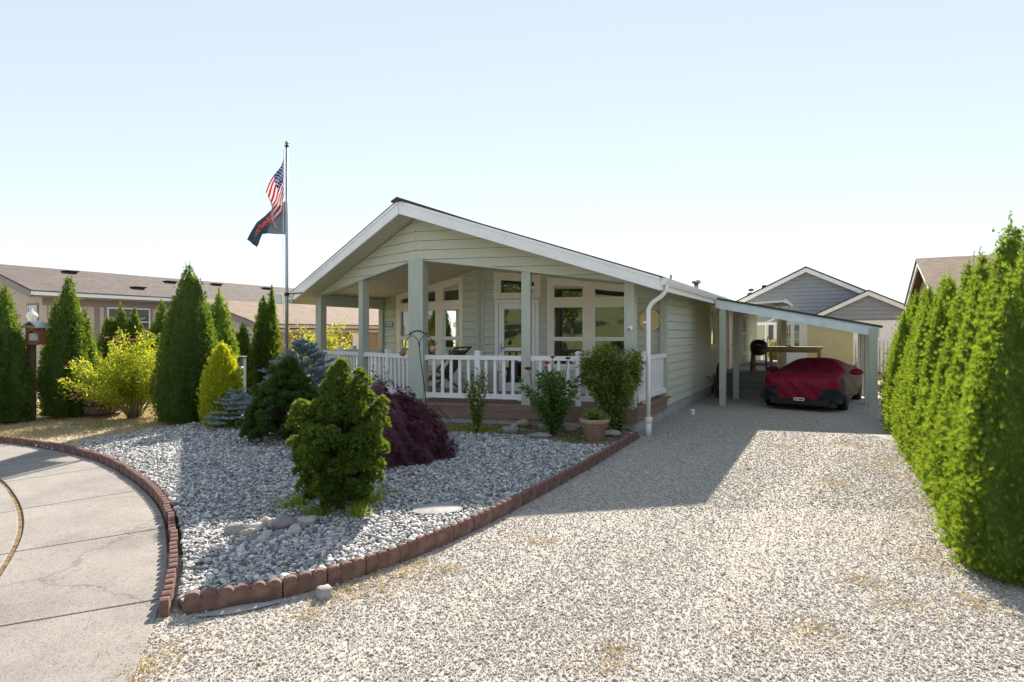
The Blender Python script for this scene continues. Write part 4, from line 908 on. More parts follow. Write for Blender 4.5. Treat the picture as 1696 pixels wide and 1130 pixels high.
def conifer(name, label, loc, h, r, n, size, mat, seed, p=1.25, bulge=.22, base=.6, amp=.22, group=None, leaders=9, cat='tree', mesh=None, rz=0, sc=1, crown='crown'):
    t = thing(name, label, cat, loc, group); trunk(t, h*.8, .05)
    me = mesh or thuja_mesh(name+'_crown', h, R_cone(r*.80, p, bulge, base), int(n*.6), size, M[mat], seed, amp, leaders, 1.2, spires(seed, 5, r*.42, h*.5, h*.88, r*.42, r*.6), lambda q: R_cone(q, 1.3, .3, .8))
    o = link(crown, me, t); o.rotation_euler[2] = rz; o.scale = (sc, sc, 1); return t, me
# ---- the hedge along the driveway
hg = 'arborvitae hedge along the driveway'
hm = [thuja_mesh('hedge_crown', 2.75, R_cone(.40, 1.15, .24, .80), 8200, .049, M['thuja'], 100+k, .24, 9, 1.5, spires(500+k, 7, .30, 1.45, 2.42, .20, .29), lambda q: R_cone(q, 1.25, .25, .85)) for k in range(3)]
ordn = ['nearest', 'second nearest', 'third nearest', 'fourth nearest', 'fifth nearest', 'sixth nearest', 'seventh nearest', 'eighth nearest', 'second farthest', 'farthest']
for k in range(10):
    q = .32+k*.95; c = HP(q, .40+.012*k+rnd.uniform(-.04, .05)); sz = [.97, 1.03, .97, .98, .95, .97, .95, .96, .94, .95][k]
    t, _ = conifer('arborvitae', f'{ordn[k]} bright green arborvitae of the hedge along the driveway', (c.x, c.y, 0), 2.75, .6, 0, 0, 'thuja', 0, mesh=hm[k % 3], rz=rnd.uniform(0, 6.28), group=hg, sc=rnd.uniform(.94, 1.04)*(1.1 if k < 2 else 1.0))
    t.scale = (1, 1, sz)
# ---- arborvitae across the yard on the left
def AT(u, v, z=YZ-.02): g = G(u, v, z); return (g.x, g.y, z)
lg = 'arborvitae on the left side of the yard'
conifer('arborvitae', 'tall dark arborvitae at the left edge beside the birdhouse post', AT(8, 700), 2.72, .50, 11000, .055, 'thuja_dark', 201, 1.3, .22, .7, group=lg)
conifer('arborvitae', 'tall arborvitae between birdhouse post and yellow shrub', AT(114, 690), 3.0, .60, 14000, .055, 'thuja_dark', 202, 1.15, .2, .65, group=lg)
conifer('arborvitae', 'largest broad dark arborvitae in the middle of the yard', AT(314, 699), 3.2, .64, 17000, .054, 'thuja_dark', 203, 1.6, .28, .72, group=lg)
b = AT(345, 690); conifer('arborvitae', 'sunlit arborvitae close behind the largest one', (b[0]-.12, b[1]+.7, 0), 2.75, .50, 6000, .075, 'thuja', 204, 1.8, .3, .7, group=lg)
def far_tree(u, y, top, r, label, seed, mat='thuja_dark', n=4500):
    h = H+(551-top)/F*y; conifer('arborvitae', label, ((u-848)/F*y, y, 0), h, r, n, .085, mat, seed, 1.35, .25, .7, group=lg)
far_tree(200, 16.5, 508, .48, 'slim arborvitae left of a twin, before the neighbour window', 205)
far_tree(222, 16.8, 513, .40, 'shorter arborvitae right of its twin, before the neighbour wall', 206)
far_tree(178, 16.2, 528, .40, 'lowest arborvitae of the row under the neighbour window', 207)
far_tree(268, 16.0, 502, .50, 'arborvitae peeking out left of the largest one', 208)
far_tree(402, 14.6, 536, .34, 'short rounded arborvitae behind the golden cypress', 209)
far_tree(436, 15.2, 490, .42, 'narrow tall dark arborvitae left of the flagpole', 210, n=6000)
far_tree(450, 15.4, 478, .26, 'thin arborvitae spire hugging the narrow tall one', 211, n=3500)
# golden cypress
g = AT(368, 708)
me = thuja_mesh('golden_crown', 1.6, R_cone(.34, 1.5, .3, .7), 6500, .07, M['golden'], 220, .14, 6, 1.6)
conifer('golden_cypress', 'small golden-yellow cypress beside the largest arborvitae', g, 1.55, .4, 0, 0, 'golden', 0, mesh=me)
# ---- lobed hinoki cypresses
HF = fan(5, 1.0, .30, .30)
def lobed(name, label, loc, lobes, size, mat, seed, per=150, trunk_h=.9, zsq=.9, tops=None):
    r = np.random.default_rng(seed); t = thing(name, label, 'shrub', loc); P_, Y_, Z_, S_, T_ = [], [], [], [], []
    for (x, y, z, rad) in lobes:
        n = int(per*(rad/.13)**1.6); d = unit(r.normal(size=(n, 3))); d[:, 2] = np.where(d[:, 2] < -.35, -d[:, 2], d[:, 2])
        k = r.uniform(.62, 1.0, n)**.6; out = np.array([x, y, 0.]); out = out/max(np.linalg.norm(out), .05)
        p = np.array([x, y, z])+d*rad*k[:, None]*np.array([1, 1, zsq]); P_.append(p); Y_.append(d+out*.35+np.array([0, 0, .5])+r.normal(0, .25, (n, 3))); Z_.append(np.cross(d, r.normal(size=(n, 3)))+d*.8)
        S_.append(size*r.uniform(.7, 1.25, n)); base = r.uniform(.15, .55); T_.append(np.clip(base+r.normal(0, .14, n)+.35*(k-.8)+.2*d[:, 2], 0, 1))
    # twiggy sprays filling the inside
    me = spray_mesh(name+'_crown', HF, np.vstack(P_), np.vstack(Y_), np.vstack(Z_), np.concatenate(S_), np.concatenate(T_), M[mat])
    link('crown', me, t); tr = trunk(t, trunk_h, .05)
    for (x, y, z, rad) in lobes[::3]: obj('branch', tube([(0, 0, max(.1, z*.55)), (x*.5, y*.5, z*.82), (x*.95, y*.95, z)], [.018, .012, .005], 5), M['trunk'], t, local=True)
    return t
def lobe_cloud(seed, n, env, rmin, rmax, inner=.25):
    r = np.random.default_rng(seed); L = []; tries = 0
    while len(L) < n and tries < 20000:
        tries += 1; z = r.uniform(0, 1); th = r.uniform(0, 6.28); R_ = env(z); k = r.uniform(.72, 1.0) if r.uniform() > inner else r.uniform(.1, .7)
        p = np.array([math.cos(th)*R_*k, math.sin(th)*R_*k, z]); rad = r.uniform(rmin, rmax)
        L.append((p[0], p[1], z, rad))
    return L
# front cypress: round body, ragged spire left of middle, arms to the right
def env_front(z): return np.interp(z, [0, .1, .3, .55, .75, .9, 1.0], [.22, .32, .41, .43, .33, .22, .11])
L1 = [(x, y, .10+z*1.02, r_) for x, y, z, r_ in lobe_cloud(31, 210, env_front, .055, .105)]
L1 += [(-.05, 0, 1.16, .13), (-.02, .02, 1.28, .12), (.0, 0, 1.38, .095), (-.06, .03, 1.34, .08), (.02, .0, 1.45, .06), (-.10, 0, 1.20, .11), (.08, .02, 1.22, .11), (.22, -.02, 1.17, .095), (.24, 0, 1.28, .08), (.21, 0, 1.36, .055), (.27, .02, 1.12, .09), (.36, 0, .93, .10), (.42, 0, 1.0, .085), (.47, -.02, 1.08, .06), (.44, .02, .85, .09), (.42, -.05, .62, .11), (.40, -.08, .45, .10), (-.42, 0, .95, .10), (-.46, -.03, .85, .09), (-.40, -.05, 1.03, .08), (-.48, 0, .66, .08)]
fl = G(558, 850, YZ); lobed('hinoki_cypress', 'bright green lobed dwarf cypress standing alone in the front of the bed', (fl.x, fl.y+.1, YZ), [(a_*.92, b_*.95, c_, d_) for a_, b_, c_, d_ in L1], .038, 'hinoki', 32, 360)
def env_dark(z): return np.interp(z, [0, .12, .4, .65, .85, 1.0], [.55, .70, .62, .38, .2, .07])
L2 = [(x, y, .08+z*1.15, r_) for x, y, z, r_ in lobe_cloud(41, 230, env_dark, .065, .115)]+[(.02, 0, 1.27, .12), (-.22, 0, 1.14, .10), (.3, 0, .95, .1), (-.5, .0, .8, .11)]
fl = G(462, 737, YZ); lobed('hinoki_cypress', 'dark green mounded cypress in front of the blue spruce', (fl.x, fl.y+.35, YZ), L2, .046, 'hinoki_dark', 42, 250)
# ---- blue spruces: tiers of bottlebrush shoots
def spruce(name, label, loc, h, rad, tiers, per, mat, seed, nl=.032, droop=0.05, point=True):
    r = np.random.default_rng(seed); t = thing(name, label, 'shrub', loc); tr = trunk(t, h*.9, .035); P_, Y_, S_, T_ = [], [], [], []
    segs = []
    for i in range(tiers):
        zf = (i+.5)/tiers; z = .08+zf*h*.88; L = rad*(1-zf)**.8*r.uniform(.85, 1.1)+.10
        for k in range(max(5, int(per*(1-zf*.5)))):
            th = r.uniform(0, 6.28); up = .05+.75*zf; d = np.array([math.cos(th), math.sin(th), up-droop]); d /= np.linalg.norm(d); L_ = L*r.uniform(.75, 1.1)
            a = np.array([0, 0, z]); b_ = a+d*L_; segs.append((a+(b_-a)*.35, b_))
            side = np.cross(d, [0, 0, 1]); side /= np.linalg.norm(side)
            for j in range(4):
                s0 = a+(b_-a)*r.uniform(.45, .9); dd = d*.8+side*(1 if j % 2 else -1)*r.uniform(.5, .9)+np.array([0, 0, r.uniform(0, .3)]); dd /= np.linalg.norm(dd); segs.append((s0, s0+dd*L_*r.uniform(.18, .34)))
    if point:
        for j in range(5): segs.append((np.array([0, 0, h*.8]), np.array([r.normal(0, .07), r.normal(0, .07), h*r.uniform(.93, 1.02)])))
    for a, b_ in segs:
        ln = np.linalg.norm(b_-a); n = int(34*ln/.12); k = r.uniform(0, 1, n); d = (b_-a)/ln; q = unit(r.normal(size=(n, 3))); q -= (q@d)[:, None]*d
        P_.append(a+(b_-a)*k[:, None]); Y_.append(unit(q)*.9+d*.75+np.array([0, 0, .25])); S_.append(nl*r.uniform(.7, 1.15, n)); T_.append(np.clip(r.uniform(.2, .8)+r.normal(0, .12, n)+.25*(k-.5), 0, 1))
    pos = np.vstack(P_); yy = np.vstack(Y_); s = np.concatenate(S_); me = spray_mesh(name+'_crown', needle(), pos, yy, r.normal(size=yy.shape), np.stack([s*1.3, s*1.15, s], 1), np.concatenate(T_), M[mat])
    link('crown', me, t); return t
b = G(478, 700, YZ); spruce('blue_spruce', 'broad blue spruce at the foot of the flagpole', (b.x-.06, b.y+.9, YZ), 1.68, 1.05, 15, 19, 'spruce', 51, .046)
b = G(386, 710, YZ); spruce('blue_spruce', 'small pale blue spruce beside the golden cypress', (b.x, b.y+.1, YZ), .66, .46, 9, 20, 'spruce_pale', 52, .034)
# ---- laceleaf maple mound
def maple(loc, seed):
    r = np.random.default_rng(seed); t = thing('laceleaf_maple', 'low purple-red laceleaf maple mound before the porch', 'shrub', loc)
    for k in range(9):
        a = r.uniform(0, 6.28); L = r.uniform(.4, .75); obj('branch', tube([(0, 0, 0), (.2*math.cos(a), .2*math.sin(a), .55), (L*.7*math.cos(a), L*.7*math.sin(a), .72), (L*math.cos(a), L*math.sin(a), .45)], [.03, .022, .014, .006], 6), M['trunk'], t, local=True)
    n = 13500; th = r.uniform(0, 6.28, n); ph = np.arccos(r.uniform(-.08, 1, n)); k = 1-np.abs(r.normal(0, .13, n)); lm = 1+.13*np.sin(3*th+1)+.09*np.sin(7*th+ph*5)+.06*np.sin(13*th-ph*9)
    x = np.sin(ph)*np.cos(th)*.64*k*lm; y = np.sin(ph)*np.sin(th)*.66*k*lm; z = .06+np.cos(ph)*.86*k*lm-.05*np.sin(5*th)*np.sin(ph); z = np.maximum(z, .03)
    pos = np.stack([x-.24*(z/.9), y, z], 1); o = np.stack([x, y, np.zeros(n)], 1); yd = unit(o)*.9+np.array([0, 0, -.55])+r.normal(0, .35, (n, 3)); zd = np.array([0, 0, 1.])+unit(o)*.5+r.normal(0, .3, (n, 3))
    me = spray_mesh('maple_crown', fan(5, 1.0, .10, .35), pos, yd, zd, .085*r.uniform(.7, 1.3, n), r.beta(2, 2, n), M['maple'])
    link('crown', me, t)
ml_ = G(662, 775, YZ); maple((ml_.x-.06, ml_.y+.62, YZ), 61)
# ---- leafy shrubs on stems
def petals(c, r, n, seed, up=Vector((0, 0, 1))):
    mb = MB(); rg_ = random.Random(seed); c = Vector(c)
    for lay, (rr, tilt, m) in enumerate(((r*.45, 1.25, 4), (r*.75, .9, 5), (r, .45, 6))):
        for k in range(m):
            g = 2*math.pi*k/m+lay*.5+rg_.uniform(-.1, .1); o = Vector((math.cos(g), math.sin(g), 0)); sd = Vector((-math.sin(g), math.cos(g), 0)); tip = c+o*rr*math.cos(tilt)+UP*rr*math.sin(tilt)+UP*.2*r
            w = rr*.55; mid = c+o*rr*.75*math.cos(tilt*.8)+UP*rr*.6*math.sin(tilt)
            b0 = len(mb.v); mb.v += [c.copy(), mid+sd*w, tip+sd*w*.6, tip-sd*w*.6, mid-sd*w]; mb.f.append([b0, b0+1, b0+2, b0+3, b0+4])
    return mb.vf
def leafy(name, label, loc, paths, leaves, size, mat, seed, stem_mat, stem_r=.008, tmpl=None, cat='shrub', spread=.06, flowers=(), up=.4):
    """paths: stems as point lists (local); leaves spread along the upper part of each stem"""
    r = np.random.default_rng(seed); t = thing(name, label, cat, loc)
    P_, Y_, Z_, T_ = [], [], [], []
    for (pts, k0, cnt) in paths:
        pts = [Vector(p) for p in pts]; obj('stem', tube(pts, [stem_r*(1-.7*i/(len(pts)-1)) for i in range(len(pts))], 5), M[stem_mat], t, local=True, smooth=True)
        A = np.array(pts); n = cnt; k = r.uniform(k0, 1, n)*(len(pts)-1); i = np.minimum(k.astype(int), len(pts)-2); fr_ = (k-i)[:, None]
        p = A[i]*(1-fr_)+A[i+1]*fr_; d = unit(A[i+1]-A[i]); q = unit(r.normal(size=(n, 3)))
        P_.append(p+q*r.uniform(0, spread, n)[:, None]); Y_.append(q+d*.5+np.array([0, 0, up-.3])); Z_.append(np.array([0, 0, 1.])+r.normal(0, .5, (n, 3))); T_.append(np.clip(r.uniform(.3, .7)+r.normal(0, .22, n), 0, 1))
    pos = np.vstack(P_); n = len(pos)
    me = spray_mesh(name+'_leaves', tmpl or leaf(.5), pos, np.vstack(Y_), np.vstack(Z_), size*r.uniform(.6, 1.3, n), np.concatenate(T_), M[mat]); link('leaves', me, t)
    for (c, rr, m, nm) in flowers:
        if nm == 'bloom': obj('stem', tube([(c[0]*.3, c[1]*.3, c[2]*.35), (c[0]*.8, c[1], c[2]*.75), c], .005, 5), M['green_stem'], t, local=True)
        obj(nm, petals(c, rr, 0, int(c[0]*1000) & 255), M[m], t, local=True)
    return t
def arch(r, L, th, lean, seed_h, n=6):
    o = np.array([math.cos(th), math.sin(th)]); pts = []
    for i in range(n):
        k = i/(n-1); bo = .10*L*min(lean, 1); pts.append((o[0]*(bo*.8+lean*k**1.3)+r.normal(0, .02)*k, o[1]*(bo*.8+lean*k**1.3)+r.normal(0, .02)*k, L*k*(1-.18*k*lean)))
    return pts
r = np.random.default_rng(71); paths = []
for k in range(64):
    th = r.uniform(0, 6.28); ln = r.uniform(.1, 1.3); paths.append((arch(r, r.uniform(1.25, 2.0)*(1-.28*ln/1.25), th, ln, 0), .34, 270))
fl_ = [((-1.0-.25*r.uniform(), r.uniform(-.3, .0), r.uniform(.35, 1.25)), .055, 'pink', 'blossom') for _ in range(14)]+[((r.uniform(-.6, .4), r.uniform(-.5, .2), r.uniform(1.45, 1.75)), .05, 'pink', 'blossom') for _ in range(7)]
for q in range(8): paths.append((arch(r, r.uniform(.7, 1.2), math.pi+r.uniform(-.35, .35), 1.25, 0), .3, 110))
b = AT(222, 692); leafy('flowering_shrub', 'yellow-green arching shrub with pink blossoms beside the half barrel', b, paths, 0, .062, 'weigela', 72, 'stem', .011, flowers=fl_, spread=.12)
# shrub behind flagpole, left of the porch
r = np.random.default_rng(75); paths = [(arch(r, r.uniform(1.6, 2.35), r.uniform(0, 6.28), r.uniform(.2, 1.0), 0), .25, 150) for _ in range(40)]
leafy('yellow_shrub', 'yellow-green shrub with reddish tips behind the flagpole', (-5.35, 16.2, 0), paths, 0, .075, 'weigela', 76, 'stem', .012, spread=.13, flowers=[((r.uniform(-.7, .7), r.uniform(-.7, -.2), r.uniform(1.2, 1.9)), .05, 'pink', 'blossom') for _ in range(16)])
# roses by the porch
RL = leaf(.62, .1, .15)
def rose(u, v, h, w, n, per, label, seed, blooms, mat='rose_leaf', size=.055, k0=.15, dy=0.0):
    r = np.random.default_rng(seed); b = G(u, v, YZ+.02); ps = [(arch(r, h*r.uniform(.7, 1.0), r.uniform(0, 6.28), r.uniform(.05, w), 0), k0, per) for _ in range(n)]
    return leafy('rose_bush', label, (b.x, b.y+dy, YZ+.02), ps, 0, size, mat, seed, 'green_stem', .007, RL, flowers=blooms, spread=.07)
rose(917, 721, 1.12, .60, 34, 150, 'dense rose bush with deep red blooms at the porch column', 81, [((-.44, -.1, 1.12), .075, 'rose_red', 'bloom'), ((-.11, -.05, 1.22), .055, 'rose_red', 'bloom'), ((-.02, -.05, 1.32), .05, 'rose_red', 'bloom'), ((.24, -.05, 1.30), .055, 'rose_red', 'bloom'), ((-.14, -.12, 1.15), .04, 'rose_red', 'bloom')], size=.068)
rose(790, 718, 1.15, .20, 14, 110, 'slender pale climbing rose with one yellow bloom before the railing', 82, [((-.02, -.12, .52), .035, 'apricot', 'bloom')], 'bush_leaf', .05)
rose(628, 700, 1.15, .22, 8, 36, 'sparse rose bush behind the purple maple', 83, [((-.06, -.1, .75), .035, 'pink', 'bloom')], 'rose_leaf', .06, .4)
# trellised bush and terracotta pot at the corner
r = np.random.default_rng(85); ps = []
for k in range(34):
    x0 = r.uniform(-.12, .2); x1 = np.clip(r.normal(0, .27), -.42, .42); ps.append(([(x0*.5+.08, 0, 0), (x0, r.normal(0, .05), .5), (x1, r.normal(0, .12), .92), (x1*1.02+r.normal(0, .05), r.normal(0, .14), r.uniform(1.2, 1.56)-.22*abs(x1))], .34, 520))
for k in range(12): ps.append(([(.08, 0, 0), (r.uniform(-.05, .25), r.normal(0, .08), .25), (r.uniform(-.1, .35), r.normal(0, .1), .6)], .2, 80))
b = G(1012, 716, YZ+.02); leafy('trellis_bush', 'bushy rounded climber growing on a support beside the terracotta pot', (b.x, b.y, YZ), ps, 0, .06, 'bush_leaf', 86, 'green_stem', .008, leaf(.5), spread=.13)
pb = G(987, 735, YZ); pot = thing('terracotta_pot', 'weathered terracotta flower pot in front of the climber', 'pot', (pb.x, pb.y+.17, YZ))
obj('pot_body', lathe([(.13, 0), (.145, .01), (.205, .29), (.215, .30), (.235, .31), (.245, .325), (.245, .37), (.232, .385), (.215, .375), (.205, .30)], (0, 0, 0), 32), M['terracotta'], pot, smooth=True, local=True)
mb = MB()
for k in range(26):
    g = 2*math.pi*k/26; mb.add(rock((.206*math.cos(g), .206*math.sin(g), .265), .016, .016, .022, k, g, 1, .1))
obj('relief_band', mb.vf, M['terracotta'], pot, smooth=True, local=True); obj('soil', lathe([(.0, .325), (.208, .33), (.208, .335), (0, .345)], (0, 0, 0), 20), M['dirt'], pot, local=True)
r = np.random.default_rng(88); leafy('pot_plant', 'low leafy green plant growing in the terracotta pot', (pb.x, pb.y+.17, YZ+.33), [(arch(r, r.uniform(.10, .24), r.uniform(0, 6.28), r.uniform(.08, .26), 0, 4), .1, 26) for _ in range(30)], 0, .05, 'bush_leaf', 89, 'green_stem', .004, cat='plant', spread=.03)
# ---- grass
def grass(name, label, pts, h, mat, seed, lean=.45, wid=.045, cat='grass'):
    r = np.random.default_rng(seed); n = len(pts); y = np.stack([r.normal(0, lean, n), r.normal(0, lean, n), np.ones(n)], 1)
    s = h*r.uniform(.4, 1.2, n); me = spray_mesh(name, (np.array([(-.5, 0, 0), (.5, 0, 0), (.3, .6, .06), (0, 1, .22), (-.3, .6, .06)], float), [[0, 1, 2, 4], [4, 2, 3, 3]][:1]) if False else (np.array([(-.5, 0, 0), (.5, 0, 0), (.28, .62, .05), (-.28, .62, .05), (0, 1, .2)], float), [[0, 1, 2], [0, 2, 3], [3, 2, 4]]), pts, y, r.normal(size=(n, 3))*np.array([1, 1, .1]), np.stack([np.full(n, wid*.16), s, s], 1), r.uniform(0, 1, n), M[mat])
    o = link(name, me); tag(o, label, cat, None, 'stuff'); return o
r = np.random.default_rng(91)
def tuft(u, v, n, sp, z=YZ): g = G(u, v, z); return np.stack([g.x+r.normal(0, sp, n), g.y+r.normal(0, sp*.8, n), np.full(n, z)], 1)
grass('green_grass', 'green grass tufts growing around the front cypress and soil', np.vstack([tuft(478, 842, 90, .09), tuft(500, 838, 90, .06), tuft(598, 838, 150, .09), tuft(615, 832, 110, .07), tuft(525, 856, 160, .06), tuft(590, 856, 120, .06), tuft(640, 820, 40, .05)]), .15, 'grass', 92, .38, .06)
grass('lawn_patch', 'short green grass patches on the soil by the porch', np.vstack([tuft(800, 712, 1100, .3, YZ+.02), tuft(760, 712, 500, .22, YZ+.02), tuft(950, 728, 300, .25, YZ+.02), tuft(165, 708, 120, .08, YZ-.03), tuft(75, 690, 150, .3, YZ-.03)]), .055, 'grass', 93, .5, .06)
yx = r.uniform(-13, -6.3, 60000); yy = r.uniform(8.6, 14, 60000); k = inside(yx, yy, yard_poly) & (snoise(yx, yy, 1.4, 21)+.25*r.normal(size=60000) > -.12) & ((yx < -6.9) | (yy > 11.2)); yx, yy = yx[k][:26000], yy[k][:26000]
grass('dry_grass', 'dry straw-coloured grass across the left yard', np.stack([yx, yy, np.full(len(yx), YZ-.03)], 1), .06, 'drygrass', 94, .9, .06)
def drift(pts, n, sp):
    o = []
    for u, v, s in pts: o.append(tuft(u, v, int(n*s), sp*s, .002))
    return np.vstack(o)
dr_pts = [(600, 968, 1.6), (640, 958, 1.3), (570, 985, 1), (690, 935, 1), (900, 900, .6), (745, 945, .5), (258, 1090, .8), (240, 1115, .7), (505, 1020, .5), (1020, 1075, .5), (1010, 1100, .5), (1560, 865, 1.5), (1600, 915, 1.5), (1535, 830, 1.3), (1500, 790, 1.2), (1480, 760, 1.1), (1380, 800, 1), (1450, 770, 1.2), (1570, 935, 1.3), (1500, 1000, 1), (1420, 960, .8), (1350, 1040, .7), (1620, 1000, .8), (1300, 740, 1), (1400, 735, 1)]
grass('straw_drift', 'dry straw caught on the gravel driveway and along the hedge', drift(dr_pts, 130, .14), .05, 'drygrass', 95, 1.6, .05)
# ---- trees beyond, and behind the viewer (they show in the window panes)
def broadleaf(label, loc, h, rad, n, size, mat, seed, group=None, trunk_h=.4, name='broadleaf_tree'):
    r = np.random.default_rng(seed); t = thing(name, label, 'tree', loc, group); trunk(t, h*.7, .12*h/5); P_, T_ = [], []
    for k in range(16):
        d = unit(r.normal(size=(1, 3)))[0]; c = np.array([d[0]*rad*.62, d[1]*rad*.62, h*(.62+.26*d[2])]); q = n//16; g_ = unit(r.normal(size=(q, 3)))*r.uniform(.35, 1, q)[:, None]**.5*rad*r.uniform(.35, .52); P_.append(c+g_); T_.append(np.clip(r.uniform(.2, .75)+r.normal(0, .15, q), 0, 1))
        obj('limb', tube([(0, 0, h*trunk_h), tuple(c*.6+np.array([0, 0, h*.15])), tuple(c)], [.05*h/5, .03*h/5, .01], 5), M['trunk'], t, local=True)
    pos = np.vstack(P_); m = len(pos); me = spray_mesh('tree_crown', leaf(.6), pos, r.normal(size=(m, 3)), r.normal(size=(m, 3))+np.array([0, 0, .8]), size*r.uniform(.6, 1.3, m), np.concatenate(T_), M[mat]); link('crown', me, t); return t
def fir(label, u, y, top, rad, seed, group=None):
    h = H+(551-top)/F*y; r = np.random.default_rng(seed); t = thing('fir_tree', label, 'tree', ((u-848)/F*y, y, 0), group); trunk(t, h*.97, .12); n = 5000
    zf = r.uniform(.15, 1, n); tier = np.floor(zf*16)/16; fz = (zf-tier)*16; th = r.uniform(0, 6.28, n); R_ = rad*(1-tier)*(.75+.35*np.sin(th*5+tier*37))*r.uniform(.25, 1, n)**.5
    pos = np.stack([np.cos(th)*R_, np.sin(th)*R_, (tier+.02*fz)*h-R_*.22], 1); y_ = np.stack([np.cos(th), np.sin(th), np.full(n, -.25)], 1)+r.normal(0, .3, (n, 3))
    me = spray_mesh('fir_crown', fan(5, .8, .22, .2), pos, y_, np.array([0, 0, 1.])+r.normal(0, .3, (n, 3)), .30*r.uniform(.6, 1.2, n)*h/9, r.uniform(0, 1, n), M['conifer_far']); link('crown', me, t)
fg = 'distant firs behind the houses'
fir('distant dark fir left of the grey gable', 1244, 70, 474, 2.6, 301, fg); fir('distant dark fir against the left rake of the grey gable', 1266, 75, 468, 2.8, 302, fg)
fir('distant fir tip over the gable edge', 1288, 80, 463, 2.4, 303, fg); fir('small distant fir above the house gutter', 1104, 60, 460, 1.6, 304, fg); fir('small distant fir right of the gutter end', 1198, 70, 488, 1.8, 305, fg)
broadleaf('leafy tree crown showing over the neighbour roof ridge', (-20.5, 34, 0), 5.3, 1.9, 3500, .22, 'oak_leaf', 311)
broadleaf('leafy tree crown just behind the large arborvitae top', (-17.6, 33, 0), 4.9, 1.3, 2600, .2, 'oak_leaf', 312)
# ------------------------------------------------------------------ neighbours
M['tan_wall'] = pbr('tan_panel_wall', (.60, .50, .43), .75, .05, 3, bs=.2, bscale=40); M['mauve_trim'] = pbr('mauve_trim', (.29, .245, .24), .65, .06, 5, bs=.2)
M['grey_siding'] = pbr('grey_siding', (.29, .31, .345), .7, .05, 4, bs=.2); M['far_tan'] = pbr('tan_garage_wall', (.33, .215, .11), .8, .08, 4, bs=.3); M['pale_roof'] = pbr('pale_metal_roof', (.55, .58, .62), .35, .05, 4, bs=.05, metal=.3)
M['blind'] = pbr('window_blind', (.36, .39, .38), .7, .15, 40, (.05, .05, 1), .2, 30)
nb = thing('neighbour_house', 'tan house with brown shingle roof beyond the left yard', 'house', P(-20, 8))
NW = Fr(P(-18.0, 0), ED, ER); NF = Fr(P(-18.0, .95), -ER, -ED)        # side wall facing us, front gable wall
NE, NR, NS = 3.32, 4.55, .285
obj('side_wall', wbox(NW, .95, 22, 0, 3.2, -.2, 0), M['tan_wall'], nb)
obj('front_wall', prism(NF, [(.0, 0), (8.2, 0), (8.2, 3.15), (4.1, 4.35), (.0, 3.15)], -.2, .001), M['tan_wall'], nb)
obj('corner_trim', wbox(NW, .93, 1.08, 0, 3.14, .001, .025), M['tan_wall'], nb)
for s0, s1, sg_ in ((-17.55, -22.1, 1), (-26.6, -22.1, -1)):
    pts = [P(s0, .45), P(s1, .45), P(s1, 24), P(s0, 24)]; zz = [NE, NR+.02, NR+.02, NE]
    with_uv(obj('roof', slab(pts, [z-.02 for z in zz], [z+.05 for z in zz]), M['shingle_brown'], nb), ED, ER*-sg_+UP*.28)
    obj('soffit', slab([P(s0, .5), P(s1, .5), P(s1, 24), P(s0, 24)], [z-.2 for z in zz], [z-.03 for z in zz]), M['mauve_trim'], nb)
ff = Fr(P(-17.55, .45), -ER, -ED)
obj('rake_fascia', prism(ff, [(0, NE-.24), (4.55, NR-.24), (4.55, NR+.02), (0, NE-.005)], 0, .04), M['mauve_trim'], nb); obj('rake_fascia', prism(ff, [(9.05, NE-.24), (4.55, NR-.24), (4.55, NR+.02), (9.05, NE-.005)], 0, .04), M['mauve_trim'], nb)
EV = Fr(P(-17.55, 0), ED, ER)
obj('gutter', wbox(EV, .43, 6.4, NE-.13, NE-.01, .005, .12), M['vinyl'], nb); obj('eave_trim', wbox(NW, .95, 6.4, 2.86, 3.16, .001, .03), M['mauve_trim'], nb)
for t in (2.75, 6.2): obj('wall_batten', wbox(NW, t-.09, t+.09, .3, 2.86, .001, .028), M['mauve_trim'], nb)
def simple_window(parent, fr, a0, a1, z0, z1, trim, tw=.12, mid=True):
    pn = [(a0+.05, a1-.05, z0+.05, (z0+z1)/2-.02, 0), (a0+.05, a1-.05, (z0+z1)/2+.02, z1-.05, 0)] if mid else [(a0+.05, a1-.05, z0+.05, z1-.05, 0)]
    mb = MB()
    for p in poly_minus([(a0-tw, z0-tw), (a1+tw, z0-tw), (a1+tw, z1+tw), (a0-tw, z1+tw)], [(a0, a1, z0, z1, 0)]): mb.add(prism(fr, p, .001, .035))
    w = obj('window', mb.vf, trim, parent); mb = MB()
    for p in poly_minus([(a0, z0), (a1, z0), (a1, z1), (a0, z1)], pn): mb.add(prism(fr, p, .001, .045))
    obj('frame', mb.vf, M['frame_white'], w); obj('blind', wbox(fr, a0+.05, a1-.05, z0+.05, z1-.05, .002, .008), M['blind'], w)
    for (b0, b1, c0, c1, m) in pn: obj('pane', ([fr.p(a, z, .03) for a, z in ((b0, c0), (b1, c0), (b1, c1), (b0, c1))], [[0, 1, 2, 3]]), M['glass'], w)
simple_window(nb, NW, 3.1, 4.75, 1.72, 2.86, M['mauve_trim'], .1); simple_window(nb, NW, 1.32, 2.2, .95, 2.82, M['mauve_trim'], .1, False); simple_window(nb, NF, .35, 1.05, 1.5, 2.85, M['mauve_trim'], .09, False)
def box_vent(s, t):
    z = NR-(abs(s+22.1))*.28; v = obj('roof_vent', obox(P(s, t), ED, ER, .42, .34, z-.05, z+.10), M['dark'], nb, bevel=.01); obj('vent_hood', obox(P(s+.03, t), ED, ER, .52, .46, z+.10, z+.15), M['dark'], v, bevel=.02)
for s, t in ((-21.4, 3.3), (-20.9, 7.3), (-19.0, 4.8), (-21.2, 9.9), (-21.2, 13)): box_vent(s, t)
